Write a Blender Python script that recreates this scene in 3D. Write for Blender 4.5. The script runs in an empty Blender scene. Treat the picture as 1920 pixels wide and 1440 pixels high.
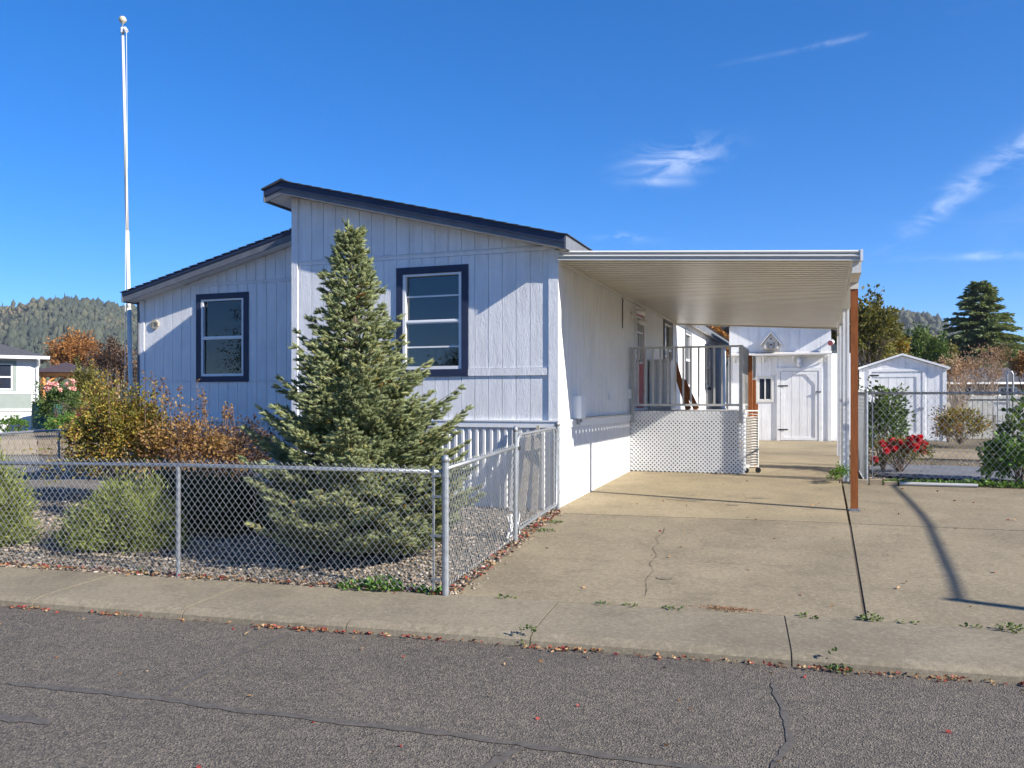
import bpy, math, random
import numpy as np
from mathutils import Vector
R = math.radians
random.seed(7)
rng = np.random.default_rng(11)
scene = bpy.context.scene
COL = scene.collection

# ------------------------------------------------------------------ camera
cam_d = bpy.data.cameras.new('camera')
cam = bpy.data.objects.new('camera', cam_d)
COL.objects.link(cam)
CAM = (3.335, -10.92, 1.45)
YAW = R(20)
cam.location = CAM
cam.rotation_euler = (R(90), 0, YAW)
cam_d.sensor_width = 36.0
cam_d.lens = 1590 / 1920 * 36.0
cam_d.shift_y = 32 / 1920
cam_d.clip_start = 0.1
cam_d.clip_end = 6000
scene.camera = cam

# ------------------------------------------------------------------ light
SUN_AZ = math.atan2(0.977, -0.215)      # clockwise from +Y
SUN_EL = R(29.5)
sd = Vector((0.977 * math.cos(SUN_EL), -0.215 * math.cos(SUN_EL), math.sin(SUN_EL))).normalized()
sun_d = bpy.data.lights.new('sun', 'SUN')
sun_d.energy = 5.0
sun_d.angle = R(0.55)
sun_d.color = (1.0, 0.93, 0.82)
sun = bpy.data.objects.new('sun', sun_d)
COL.objects.link(sun)
sun.location = (30, -8, 20)
sun.rotation_euler = (-sd).to_track_quat('-Z', 'Y').to_euler()

world = bpy.data.worlds.new('World')
scene.world = world
world.use_nodes = True
world.cycles.sampling_method = 'MANUAL'
world.cycles.sample_map_resolution = 256
wn, wl = world.node_tree.nodes, world.node_tree.links
wn.clear()
w_out = wn.new('ShaderNodeOutputWorld')
w_bg = wn.new('ShaderNodeBackground')
w_bg.inputs['Strength'].default_value = 0.15
w_sky = wn.new('ShaderNodeTexSky')
w_sky.sky_type = 'NISHITA'
w_sky.sun_disc = False
w_sky.sun_elevation = SUN_EL
w_sky.sun_rotation = SUN_AZ
w_sky.altitude = 3000
w_sky.air_density = 0.85
w_sky.dust_density = 0.0
w_sky.ozone_density = 5.0
w_hs = wn.new('ShaderNodeHueSaturation')
w_hs.inputs['Saturation'].default_value = 1.37
w_hs.inputs['Hue'].default_value = 0.508
w_gm = wn.new('ShaderNodeGamma')
w_gm.inputs['Gamma'].default_value = 0.8
wl.new(w_sky.outputs[0], w_gm.inputs['Color'])
wl.new(w_gm.outputs[0], w_hs.inputs['Color'])
# wisps of cirrus: noise stretched over a flat cloud layer, gathered round a few centres
w_tc = wn.new('ShaderNodeTexCoord')
w_sep = wn.new('ShaderNodeSeparateXYZ')
wl.new(w_tc.outputs['Generated'], w_sep.inputs[0])


def wmath(op, a, b=None, c=None):
    n = wn.new('ShaderNodeMath')
    n.operation = op
    for i, v in enumerate((a, b, c)):
        if v is None:
            continue
        if isinstance(v, (int, float)):
            n.inputs[i].default_value = v
        else:
            wl.new(v, n.inputs[i])
    return n.outputs[0]


def dirpx(x, y):
    a = (x - 960) / 1590
    b = -(y - 752) / 1590
    v = Vector((math.cos(YAW) * a - math.sin(YAW), math.sin(YAW) * a + math.cos(YAW), b))
    return v.normalized()


w_rot = wn.new('ShaderNodeMapping')
w_rot.vector_type = 'POINT'
w_rot.inputs['Rotation'].default_value = (0, 0, R(-20))
w_rot.inputs['Scale'].default_value = (3.2, 3.2, 9.5)
wl.new(w_tc.outputs['Generated'], w_rot.inputs[0])
w_n1 = wn.new('ShaderNodeTexNoise')
w_n1.inputs['Scale'].default_value = 4.2
w_n1.inputs['Detail'].default_value = 9
w_n1.inputs['Roughness'].default_value = 0.62
w_n1.inputs['Distortion'].default_value = 0.9
wl.new(w_rot.outputs[0], w_n1.inputs['Vector'])
mask = None
for (x, y, ax, ay, s, ang) in ((1262, 298, .046, .017, .85, .15), (1225, 340, .036, .005, .6, -.05), (1885, 298, .070, .012, .62, .66), (1770, 385, .050, .010, .5, .72),
                               (1150, 442, .034, .005, .7, -.12), (1560, 80, .070, .0024, .36, .08), (1850, 480, .07, .004, .5, -.03), (2400, 150, .12, .03, .6, .5)):
    c = dirpx(x, y)
    r0 = Vector((math.cos(YAW), math.sin(YAW), 0))
    u0 = Vector((0, 0, 1))
    rgt = r0 * math.cos(ang) + u0 * math.sin(ang)
    up = u0 * math.cos(ang) - r0 * math.sin(ang)
    dots = []
    for v, k in ((rgt, ax), (up, ay)):
        n = wn.new('ShaderNodeVectorMath')
        n.operation = 'DOT_PRODUCT'
        wl.new(w_tc.outputs['Generated'], n.inputs[0])
        n.inputs[1].default_value = v
        dots.append(wmath('POWER', wmath('ABSOLUTE', wmath('DIVIDE', wmath('SUBTRACT', n.outputs['Value'], c.dot(v)), k)), 2.0))
    g = wmath('MULTIPLY', wmath('EXPONENT', wmath('MULTIPLY', wmath('ADD', dots[0], dots[1]), -1.0)), s)
    n = wn.new('ShaderNodeVectorMath')
    n.operation = 'DOT_PRODUCT'
    wl.new(w_tc.outputs['Generated'], n.inputs[0])
    n.inputs[1].default_value = c
    g = wmath('MULTIPLY', g, wmath('GREATER_THAN', n.outputs['Value'], 0.0))
    mask = g if mask is None else wmath('MAXIMUM', mask, g)
w_mr = wn.new('ShaderNodeMapRange')
w_mr.inputs['From Min'].default_value = 0.42
w_mr.inputs['From Max'].default_value = 0.74
wl.new(w_n1.outputs['Fac'], w_mr.inputs['Value'])
w_fac = wmath('MULTIPLY', wmath('MULTIPLY', w_mr.outputs[0], mask), 0.66)
w_mix = wn.new('ShaderNodeMixRGB')
w_mix.inputs['Color2'].default_value = (4.6, 4.9, 5.4, 1)
wl.new(w_fac, w_mix.inputs['Fac'])
wl.new(w_hs.outputs[0], w_mix.inputs['Color1'])
wl.new(w_mix.outputs[0], w_bg.inputs['Color'])
wl.new(w_bg.outputs[0], w_out.inputs['Surface'])

scene.render.engine = 'CYCLES'
scene.cycles.use_denoising = True
scene.cycles.use_adaptive_sampling = True
scene.cycles.adaptive_threshold = 0.025
scene.cycles.max_bounces = 6
scene.cycles.diffuse_bounces = 3
scene.cycles.transparent_max_bounces = 8
scene.cycles.caustics_reflective = False
scene.cycles.caustics_refractive = False
vs = scene.view_settings
vs.view_transform = 'Standard'
vs.look = 'None'
vs.exposure = 1.0
vs.gamma = 1.0
vs.use_curve_mapping = False

# ------------------------------------------------------------------ helpers


def ray(x, y):
    a = (x - 960) / 1590
    return (math.cos(YAW) * a - math.sin(YAW), math.sin(YAW) * a + math.cos(YAW), -(y - 752) / 1590)


def atd(x, y, d):
    v = ray(x, y)
    return Vector((CAM[0] + v[0] * d, CAM[1] + v[1] * d, CAM[2] + v[2] * d))


class MB:
    def __init__(s):
        s.v, s.f = [], []

    def poly(s, pts):
        b = len(s.v)
        s.v += [tuple(p) for p in pts]
        s.f.append(tuple(range(b, b + len(pts))))

    def hexa(s, c):   # 8 corners: bottom ring 0-3, top ring 4-7
        b = len(s.v)
        s.v += [tuple(p) for p in c]
        for q in ((3, 2, 1, 0), (4, 5, 6, 7), (0, 1, 5, 4), (1, 2, 6, 5), (2, 3, 7, 6), (3, 0, 4, 7)):
            s.f.append(tuple(b + i for i in q))
        return s

    def box(s, x0, x1, y0, y1, z0, z1):
        return s.hexa([(x0, y0, z0), (x1, y0, z0), (x1, y1, z0), (x0, y1, z0), (x0, y0, z1), (x1, y0, z1), (x1, y1, z1), (x0, y1, z1)])

    def bar(s, p, q, w, h, up=(0, 0, 1)):   # box from p to q
        p, q = Vector(p), Vector(q)
        d = (q - p).normalized()
        u = Vector(up)
        a = d.cross(u)
        if a.length < 1e-4:
            a = d.cross(Vector((0, 1, 0)))
        a.normalize()
        b = a.cross(d).normalized()
        a, b = a * w / 2, b * h / 2
        return s.hexa([p - a - b, p + a - b, q + a - b, q - a - b, p - a + b, p + a + b, q + a + b, q - a + b])

    def tube(s, pts, r, n=8, cap=True):
        pts = [Vector(p) for p in pts]
        rs = r if isinstance(r, (list, tuple)) else [r] * len(pts)
        b0 = len(s.v)
        ref = None
        for i, p in enumerate(pts):
            d = (pts[min(i + 1, len(pts) - 1)] - pts[max(i - 1, 0)])
            if d.length < 1e-9:
                d = Vector((0, 0, 1))
            d.normalize()
            if ref is None:
                ref = d.orthogonal().normalized()
            a = (ref - d * ref.dot(d))
            if a.length < 1e-6:
                a = d.orthogonal()
            a.normalize()
            ref = a
            c = d.cross(a)
            for k in range(n):
                t = 2 * math.pi * k / n
                s.v.append(tuple(p + (a * math.cos(t) + c * math.sin(t)) * rs[i]))
        for i in range(len(pts) - 1):
            for k in range(n):
                k2 = (k + 1) % n
                s.f.append((b0 + i * n + k, b0 + i * n + k2, b0 + (i + 1) * n + k2, b0 + (i + 1) * n + k))
        if cap:
            s.f.append(tuple(b0 + k for k in reversed(range(n))))
            s.f.append(tuple(b0 + (len(pts) - 1) * n + k for k in range(n)))
        return s

    def revolve(s, prof, c, n=16):   # prof: list of (r, z)
        return s.tube([(c[0], c[1], c[2] + z) for r, z in prof], [max(r, 1e-4) for r, z in prof], n)

    def prism(s, poly, a, b, axis='y'):   # polygon in the other two axes, extruded a..b
        def P(u, v, t):
            return (u, t, v) if axis == 'y' else ((t, u, v) if axis == 'x' else (u, v, t))
        n = len(poly)
        b0 = len(s.v)
        for t in (a, b):
            s.v += [P(u, v, t) for u, v in poly]
        s.f.append(tuple(b0 + i for i in range(n)))
        s.f.append(tuple(b0 + n + i for i in reversed(range(n))))
        for i in range(n):
            j = (i + 1) % n
            s.f.append((b0 + j, b0 + i, b0 + n + i, b0 + n + j))
        return s

    def sheet(s, nx, ny, fn):
        b0 = len(s.v)
        for j in range(ny + 1):
            for i in range(nx + 1):
                s.v.append(tuple(fn(i / nx, j / ny)))
        for j in range(ny):
            for i in range(nx):
                k = b0 + j * (nx + 1) + i
                s.f.append((k, k + 1, k + nx + 2, k + nx + 1))
        return s

    def mesh(s, name):
        me = bpy.data.meshes.new(name)
        me.from_pydata(s.v, [], s.f)
        me.update()
        return me

    def build(s, name, mat, parent=None, smooth=False, fix=True, **kw):
        me = s.mesh(name)
        if fix:
            import bmesh
            bm = bmesh.new()
            bm.from_mesh(me)
            bmesh.ops.recalc_face_normals(bm, faces=bm.faces)
            bm.to_mesh(me)
            bm.free()
        if smooth:
            me.polygons.foreach_set('use_smooth', [True] * len(me.polygons))
        return link(name, me, mat, parent, **kw)


def link(name, me, mat, parent=None, label=None, cat=None, group=None, kind=None):
    o = bpy.data.objects.new(name, me)
    COL.objects.link(o)
    if mat is not None and me is not None and not me.materials:
        me.materials.append(mat)
    if parent is not None:
        o.parent = parent
    if label:
        o['label'] = label
    if cat:
        o['category'] = cat
    if group:
        o['group'] = group
    if kind:
        o['kind'] = kind
    return o


def thing(name, label, cat, group=None, kind=None):
    o = link(name, None, None, None, label, cat, group, kind)
    o.empty_display_size = 0.2
    return o


def np_mesh(name, V, F, tone=None):
    me = bpy.data.meshes.new(name)
    V = np.asarray(V, dtype=np.float32)
    F = np.asarray(F, dtype=np.int32)
    k = F.shape[1]
    me.vertices.add(len(V))
    me.vertices.foreach_set('co', V.ravel())
    me.loops.add(F.size)
    me.loops.foreach_set('vertex_index', F.ravel())
    me.polygons.add(len(F))
    me.polygons.foreach_set('loop_start', np.arange(0, F.size, k, dtype=np.int32))
    me.update(calc_edges=True)
    if tone is not None:
        at = me.attributes.new('tone', 'FLOAT', 'POINT')
        at.data.foreach_set('value', np.asarray(tone, dtype=np.float32))
    me.validate()
    return me


# ------------------------------------------------------------------ materials


class NT:
    def __init__(s, name):
        s.m = bpy.data.materials.new(name)
        s.m.use_nodes = True
        s.n, s.l = s.m.node_tree.nodes, s.m.node_tree.links
        s.bsdf = s.n['Principled BSDF']
        s.tc = s.n.new('ShaderNodeTexCoord')

    def noise(s, scale, detail=4, rough=.55, stretch=(1, 1, 1), dist=0, off=(0, 0, 0)):
        mp = s.n.new('ShaderNodeMapping')
        mp.inputs['Scale'].default_value = stretch
        mp.inputs['Location'].default_value = off
        s.l.new(s.tc.outputs['Object'], mp.inputs[0])
        t = s.n.new('ShaderNodeTexNoise')
        t.inputs['Scale'].default_value = scale
        t.inputs['Detail'].default_value = detail
        t.inputs['Roughness'].default_value = rough
        t.inputs['Distortion'].default_value = dist
        s.l.new(mp.outputs[0], t.inputs['Vector'])
        return t.outputs['Fac']

    def voro(s, scale, feature='F1', out='Distance'):
        t = s.n.new('ShaderNodeTexVoronoi')
        t.feature = feature
        t.inputs['Scale'].default_value = scale
        s.l.new(s.tc.outputs['Object'], t.inputs['Vector'])
        return t.outputs[out]

    def ramp(s, fac, stops):
        r = s.n.new('ShaderNodeValToRGB')
        e = r.color_ramp.elements
        while len(e) < len(stops):
            e.new(0.5)
        for i, (p, c) in enumerate(stops):
            e[i].position = p
            e[i].color = (c[0], c[1], c[2], 1) if not isinstance(c, (int, float)) else (c, c, c, 1)
        s.l.new(fac, r.inputs[0])
        return r.outputs[0]

    def mix(s, fac, a, b, mode='MIX'):
        m = s.n.new('ShaderNodeMixRGB')
        m.blend_type = mode
        for i, v in ((0, fac), (1, a), (2, b)):
            if isinstance(v, (int, float)):
                m.inputs[i].default_value = v if i == 0 else (v, v, v, 1)
            elif isinstance(v, (tuple, list)):
                m.inputs[i].default_value = (v[0], v[1], v[2], 1)
            else:
                s.l.new(v, m.inputs[i])
        return m.outputs[0]

    def bump(s, h, strength=.3, dist=.01, prev=None):
        b = s.n.new('ShaderNodeBump')
        b.inputs['Strength'].default_value = strength
        b.inputs['Distance'].default_value = dist
        s.l.new(h, b.inputs['Height'])
        if prev is not None:
            s.l.new(prev, b.inputs['Normal'])
        return b.outputs[0]

    def done(s, col=None, rough=.6, metal=0, spec=.4, normal=None):
        b = s.bsdf
        if isinstance(col, (tuple, list)):
            b.inputs['Base Color'].default_value = (col[0], col[1], col[2], 1)
        elif col is not None:
            s.l.new(col, b.inputs['Base Color'])
        if isinstance(rough, (int, float)):
            b.inputs['Roughness'].default_value = rough
        else:
            s.l.new(rough, b.inputs['Roughness'])
        b.inputs['Metallic'].default_value = metal
        b.inputs['Specular IOR Level'].default_value = spec
        if normal is not None:
            s.l.new(normal, b.inputs['Normal'])
        return s.m


def sc(c, k):
    return tuple(x * k for x in c)


def simple(name, col, rough=.55, metal=0, spec=.4, var=.18, scale=6, bump=.0, bscale=60, stretch=(1, 1, 1)):
    t = NT(name)
    n = t.noise(scale, 5, .6, stretch)
    c = t.ramp(n, [(.3, sc(col, 1 - var)), (.7, sc(col, 1 + var))])
    nm = t.bump(t.noise(bscale, 4, .6, stretch), bump, .004) if bump else None
    return t.done(c, rough, metal, spec, nm)


def leafmat(name, stops, trans=.25, rough=.55):
    t = NT(name)
    a = t.n.new('ShaderNodeAttribute')
    a.attribute_name = 'tone'
    c = t.ramp(a.outputs['Fac'], stops)
    t.done(c, rough, 0, .3)
    tr = t.n.new('ShaderNodeBsdfTranslucent')
    t.l.new(t.mix(1.0, c, (1.5, 1.4, .8), 'MULTIPLY'), tr.inputs['Color'])
    mx = t.n.new('ShaderNodeMixShader')
    mx.inputs[0].default_value = trans
    t.l.new(t.bsdf.outputs[0], mx.inputs[1])
    t.l.new(tr.outputs[0], mx.inputs[2])
    t.l.new(mx.outputs[0], t.n['Material Output'].inputs['Surface'])
    return t.m


def m_siding():
    t = NT('painted_siding')
    n = t.noise(3, 5, .6)
    c = t.ramp(n, [(.25, (.71, .72, .74)), (.75, (.82, .83, .84))])
    st = t.noise(9, 4, .6, (1, 1, .12))
    c = t.mix(.28, c, t.ramp(st, [(.35, (.52, .51, .50)), (.65, (.84, .84, .85))]))
    c = t.mix(t.ramp(t.noise(2.2, 6, .7, (1, 1, .5), .5, (4, 7, 1)), [(.55, 0), (.75, .28)]), c, (.42, .39, .34))
    em = t.noise(30, 6, .65, (1, 1, .36), 1.2)
    nm = t.bump(em, .75, .008)
    nm = t.bump(t.noise(8, 3, .5, (1, 1, .2)), .15, .01, nm)
    return t.done(c, .55, 0, .35, nm)


def m_concrete(name, a, b, stain, bumpk=.35):
    t = NT(name)
    n1 = t.noise(.9, 6, .62)
    c = t.ramp(n1, [(.3, a), (.7, b)])
    n2 = t.noise(2.3, 6, .65, off=(3, 1, 0))
    c = t.mix(t.ramp(n2, [(.5, 0), (.72, .6)]), c, stain)
    c = t.mix(t.ramp(t.noise(.45, 4, .6, off=(9, 2, 0)), [(.48, 0), (.7, .45)]), c, sc(stain, .8))
    sp = t.noise(150, 3, .7)
    c = t.mix(t.ramp(sp, [(.36, .55), (.5, 0)]), c, sc(a, .45))
    c = t.mix(t.ramp(sp, [(.58, 0), (.72, .45)]), c, sc(b, 1.5))
    mg = t.noise(24, 8, .75, off=(1, 4, 0))
    c = t.mix(t.ramp(mg, [(.34, .55), (.5, 0)]), c, sc(a, .6))
    c = t.mix(t.ramp(mg, [(.52, 0), (.68, .5)]), c, sc(b, 1.3))
    lg = t.noise(38, 4, .7, off=(5, 5, 0))
    c = t.mix(t.ramp(lg, [(.56, 0), (.72, .4)]), c, sc(a, .55))
    nm = t.bump(t.noise(120, 5, .7), bumpk, .006)
    return t.done(c, .85, 0, .2, nm)


def m_asphalt():
    t = NT('asphalt')
    n1 = t.noise(.6, 5, .6)
    c = t.ramp(n1, [(.3, (.108, .093, .077)), (.7, (.152, .130, .105))])
    v = t.voro(105, 'F1', 'Color')
    bw = t.n.new('ShaderNodeRGBToBW')
    t.l.new(v, bw.inputs[0])
    c = t.mix(t.ramp(bw.outputs[0], [(.58, 0), (.78, .65)]), c, (.25, .213, .165))
    c = t.mix(t.ramp(bw.outputs[0], [(.26, .6), (.40, 0)]), c, (.026, .025, .024))
    c = t.mix(t.ramp(t.noise(2.0, 6, .65, off=(2, 8, 0)), [(.52, 0), (.75, .45)]), c, (.075, .068, .061))
    c = t.mix(t.ramp(t.noise(14, 7, .75, off=(6, 2, 0)), [(.36, .5), (.52, 0)]), c, (.06, .055, .05))
    d = t.voro(105)
    nm = t.bump(d, .7, .008)
    nm = t.bump(t.noise(30, 5, .7), .35, .012, nm)
    return t.done(c, .8, 0, .3, nm)


def m_wood(name, col, scale=14, var=.35, st=(6, 6, .5)):
    t = NT(name)
    n = t.noise(scale, 6, .65, st, .6)
    c = t.ramp(n, [(.3, sc(col, 1 - var)), (.7, sc(col, 1 + var))])
    return t.done(c, .55, 0, .35, t.bump(n, .2, .003))


def m_glass():
    t = NT('window_glass')
    fr = t.n.new('ShaderNodeFresnel')
    fr.inputs['IOR'].default_value = 1.7
    gl = t.n.new('ShaderNodeBsdfGlossy')
    gl.inputs['Roughness'].default_value = .012
    gl.inputs['Color'].default_value = (.95, .98, 1, 1)
    tr = t.n.new('ShaderNodeBsdfTransparent')
    tr.inputs['Color'].default_value = (.55, .6, .62, 1)
    mx = t.n.new('ShaderNodeMixShader')
    n = t.noise(1.3, 2, .5)
    b = t.bump(n, .03, .02)
    t.l.new(b, gl.inputs['Normal'])
    t.l.new(fr.outputs[0], mx.inputs[0])
    t.l.new(tr.outputs[0], mx.inputs[1])
    t.l.new(gl.outputs[0], mx.inputs[2])
    t.l.new(mx.outputs[0], t.n['Material Output'].inputs['Surface'])
    return t.m


MT = {}
MT['siding'] = m_siding()
MT['white'] = simple('white_paint', (.74, .75, .76), .5, var=.06, bump=.12, bscale=40)
MT['vinyl'] = simple('white_vinyl', (.76, .77, .78), .35, var=.04)
MT['alu'] = simple('painted_aluminium', (.66, .65, .61), .4, 0, .5, var=.05, scale=3)
MT['pan'] = simple('carport_pan_paint', (.60, .57, .50), .36, 0, .5, var=.07, scale=2)
MT['skirt'] = simple('skirting_paint', (.70, .70, .70), .5, var=.08, scale=5, bump=.1, bscale=25)
MT['navy'] = simple('navy_trim_paint', (.020, .030, .068), .55, var=.2, bump=.2, bscale=50)
MT['slate'] = simple('slate_fascia_paint', (.13, .14, .16), .6, var=.18, bump=.25, bscale=40)
MT['shingle'] = simple('asphalt_shingle', (.045, .05, .065), .85, var=.4, scale=30, bump=.5, bscale=90)
MT['gal'] = simple('galvanised_steel', (.30, .32, .34), .45, .55, .5, var=.2, scale=18, bump=.06)
MT['wire'] = simple('galvanised_wire', (.38, .40, .42), .45, .45, .5, var=.15, scale=10)
MT['rail'] = simple('grey_rail_paint', (.44, .44, .43), .45, .1, .5, var=.08)
MT['cedar'] = m_wood('stained_cedar', (.27, .085, .02))
MT['cedar2'] = m_wood('orange_cedar', (.5, .23, .075))
MT['greywood'] = m_wood('weathered_wood', (.33, .29, .24))
MT['whitewood'] = m_wood('chipped_white_wood', (.55, .54, .52), var=.2)
MT['door'] = simple('red_door_paint', (.42, .09, .10), .4, var=.12)
MT['black'] = simple('black_metal', (.02, .02, .022), .4, .2, .5)
MT['glass'] = m_glass()
MT['dark'] = simple('unlit_dark', (.010, .018, .036), .9, var=.2, scale=2)  # dark of unlit spaces painted in, bluish for reflections in the panes
MT['curtain'] = simple('pale_curtain', (.42, .44, .46), .9, var=.15, scale=8, stretch=(6, 1, .4))
MT['plaque'] = simple('cream_plaque', (.46, .42, .33), .5, var=.1)
MT['ink'] = simple('number_ink', (.04, .035, .03), .6)
MT['drive'] = m_concrete('driveway_concrete', (.230, .193, .132), (.325, .273, .186), (.16, .136, .098))
MT['drive2'] = m_concrete('pale_driveway_concrete', (.280, .230, .148), (.385, .318, .207), (.19, .16, .112))
MT['walk'] = m_concrete('walk_concrete', (.215, .184, .132), (.295, .253, .182), (.155, .135, .10))
MT['asphalt'] = m_asphalt()
MT['seal'] = simple('crack_sealant', (.098, .087, .076), .75, var=.3, scale=25, bump=.3, bscale=90)
MT['crack'] = simple('crack_dirt', (.10, .078, .055), .95, var=.4, scale=40)
MT['oil'] = simple('oil_stain', (.205, .172, .122), .6, var=.3, scale=20)


def m_ground(name, cols, sc1=.6, sc2=40):
    t = NT(name)
    c = t.ramp(t.noise(sc1, 6, .65), [(.3, cols[0]), (.55, cols[1]), (.75, cols[2])])
    c = t.mix(t.ramp(t.noise(sc2, 4, .7), [(.35, .6), (.55, 0)]), c, sc(cols[0], .4))
    return t.done(c, .95, 0, .15, t.bump(t.noise(sc2 * .8, 5, .7), .6, .02))


MT['soil'] = m_ground('dry_soil', [(.10, .085, .06), (.17, .14, .095), (.21, .175, .12)])
MT['tan'] = m_ground('tan_decomposed_granite', [(.24, .19, .125), (.31, .25, .17), (.36, .3, .21)], 1.2, 60)
MT['gravel'] = m_ground('gravel_ground', [(.13, .115, .095), (.20, .18, .15), (.26, .235, .2)], 3, 28)
MT['tarp'] = simple('grey_pad', (.135, .14, .155), .8, var=.15, scale=4, bump=.2, bscale=20)
MT['block'] = simple('tan_wall_block', (.34, .27, .185), .9, var=.25, scale=7, bump=.6, bscale=40)
MT['hill'] = m_ground('hill_ground', [(.035, .042, .03), (.055, .058, .04), (.10, .085, .06)], .03, .2)
MT['bark'] = m_wood('bark', (.10, .075, .055), 20)
MT['twig'] = m_wood('twigs', (.16, .11, .085), 30)
MT['paletwig'] = m_wood('pale_twigs', (.30, .235, .18), 30)
MT['gazroof'] = simple('brown_metal_roof', (.085, .062, .062), .5, .2, var=.15)
MT['nbwall'] = simple('neighbour_white', (.72, .73, .72), .6, var=.05)
MT['nbgrey'] = simple('neighbour_sage', (.24, .28, .26), .6, var=.06)
MT['nbroof'] = simple('charcoal_shingles', (.07, .07, .08), .9, var=.35, scale=12, bump=.5, bscale=30)
MT['green_net'] = simple('teal_netting', (.02, .09, .08), .8, var=.3)
MT['tanwall'] = simple('tan_stucco', (.42, .31, .2), .8, var=.1)
MT['cfence'] = simple('dull_metal_fence', (.28, .28, .27), .6, .2, var=.2)

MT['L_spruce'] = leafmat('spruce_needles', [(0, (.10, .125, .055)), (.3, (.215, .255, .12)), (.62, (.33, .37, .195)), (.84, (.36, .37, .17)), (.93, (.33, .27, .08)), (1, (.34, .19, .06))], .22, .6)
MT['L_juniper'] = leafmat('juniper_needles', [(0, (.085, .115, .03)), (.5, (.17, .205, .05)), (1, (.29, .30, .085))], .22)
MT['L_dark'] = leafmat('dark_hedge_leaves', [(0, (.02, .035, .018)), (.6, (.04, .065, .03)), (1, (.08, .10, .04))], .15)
MT['L_autumn'] = leafmat('autumn_leaves', [(0, (.07, .035, .02)), (.22, (.16, .085, .03)), (.38, (.11, .13, .03)), (.55, (.30, .22, .04)), (.7, (.20, .22, .04)), (.84, (.36, .24, .045)), (.94, (.38, .15, .035)), (1, (.14, .20, .045))], .28)
MT['L_autumn2'] = leafmat('faded_leaves', [(0, (.07, .035, .03)), (.35, (.17, .085, .045)), (.6, (.28, .17, .05)), (.8, (.34, .22, .07)), (1, (.30, .19, .15))], .28)
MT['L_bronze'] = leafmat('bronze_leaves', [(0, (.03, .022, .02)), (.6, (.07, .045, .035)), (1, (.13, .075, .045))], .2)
MT['L_green'] = leafmat('green_leaves', [(0, (.035, .07, .02)), (.5, (.075, .13, .035)), (1, (.16, .22, .06))], .28)
MT['L_bright'] = leafmat('bright_green_leaves', [(0, (.05, .12, .02)), (.5, (.10, .20, .04)), (1, (.20, .32, .07))], .3)
MT['L_orange'] = leafmat('orange_leaves', [(0, (.14, .06, .03)), (.45, (.30, .14, .05)), (1, (.50, .27, .08))], .3)
MT['L_red'] = leafmat('red_leaves', [(0, (.09, .02, .02)), (.5, (.22, .04, .035)), (1, (.34, .07, .05))], .3)
MT['L_cedar'] = leafmat('cedar_needles', [(0, (.075, .12, .06)), (.6, (.14, .19, .085)), (1, (.24, .26, .10))], .25)
MT['L_olive'] = leafmat('olive_leaves', [(0, (.06, .065, .02)), (.5, (.13, .13, .035)), (1, (.26, .22, .06))], .28)
MT['L_dry'] = leafmat('dry_leaves', [(0, (.16, .09, .06)), (.5, (.27, .17, .11)), (1, (.40, .28, .19))], .25)
MT['L_fallen'] = leafmat('fallen_leaf_litter', [(0, (.20, .03, .03)), (.35, (.28, .05, .04)), (.5, (.22, .11, .05)), (.75, (.34, .2, .09)), (1, (.45, .31, .17))], .15)
MT['L_rose'] = leafmat('red_petals', [(0, (.45, .005, .015)), (1, (.72, .03, .05))], .25)
MT['L_pink'] = leafmat('pink_petals', [(0, (.65, .25, .25)), (1, (.80, .55, .5))], .25)
MT['L_forest'] = leafmat('forest_canopy', [(0, (.035, .046, .036)), (.5, (.062, .073, .05)), (.85, (.10, .10, .062)), (1, (.15, .118, .072))], .05, .9)
MT['pebble'] = leafmat('river_pebbles', [(0, (.10, .085, .07)), (.35, (.20, .16, .12)), (.65, (.29, .23, .17)), (.88, (.36, .30, .235)), (1, (.44, .40, .35))], .0, .7)

# ------------------------------------------------------------------ ground heights


def yb(X):      # back of the walk
    return min(-4.19 + .088 * X, -1.5)


def yf(X):      # kerb front
    return yb(X) - 1.0


def gz(X, Y):
    return gz0(X, Y) - (min(.28, (-8.8 - X) * .07) * min(1.0, max(0.0, (Y + 1.5) / 4)) if X < -8.8 else 0.0)


def gz0(X, Y):
    b = yb(X)
    if Y <= b:
        return -.24
    if Y < 0:
        return -.24 * (Y / b)
    if Y < 4.6:
        return .15 * Y / 4.6
    if Y < 16:
        return .15 + .13 * (Y - 4.6) / 11.4
    return .28 + min((Y - 16) * .003, .5)


def axis(vals):
    return sorted(set(vals))


xs = axis([-3000, -1500, -700, -300, -150, -80, -50] + [x * 1.0 for x in range(-36, 37, 2)] + [50, 80, 150, 300, 700, 1500, 3000])
ys = axis([-1500, -600, -200, -80, -40, -20] + [-16, -12, -9, -7, -6.2, -5.6, -5.2, -4.9] + [-4.6 + .2 * i for i in range(0, 32)] + [2.2, 3, 3.8, 4.6, 6, 8, 10, 12, 14, 16, 20, 26, 34, 46, 60, 90, 150, 300, 700, 1500, 3000])
g = MB()
for y in ys:
    for x in xs:
        z = gz(x, y) - .035
        if y < yb(x) + .05:
            z = -.42
        if y > 16 and y > 60:
            z = .28
        g.v.append((x, y, z))
nx = len(xs)
for j in range(len(ys) - 1):
    for i in range(nx - 1):
        k = j * nx + i
        g.f.append((k, k + 1, k + nx + 1, k + nx))
g.build('ground', MT['soil'], kind='structure', fix=False)

# road: asphalt sheet butting under the kerb
rd = MB()
rd.sheet(60, 48, lambda u, v: (-60 + 120 * u, (yf(-60 + 120 * u) + .06) * (1 - v) + (-13.5) * v if True else 0, -.338 - .03 * v * v))
road = rd.build('road', MT['asphalt'], kind='structure')


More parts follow.
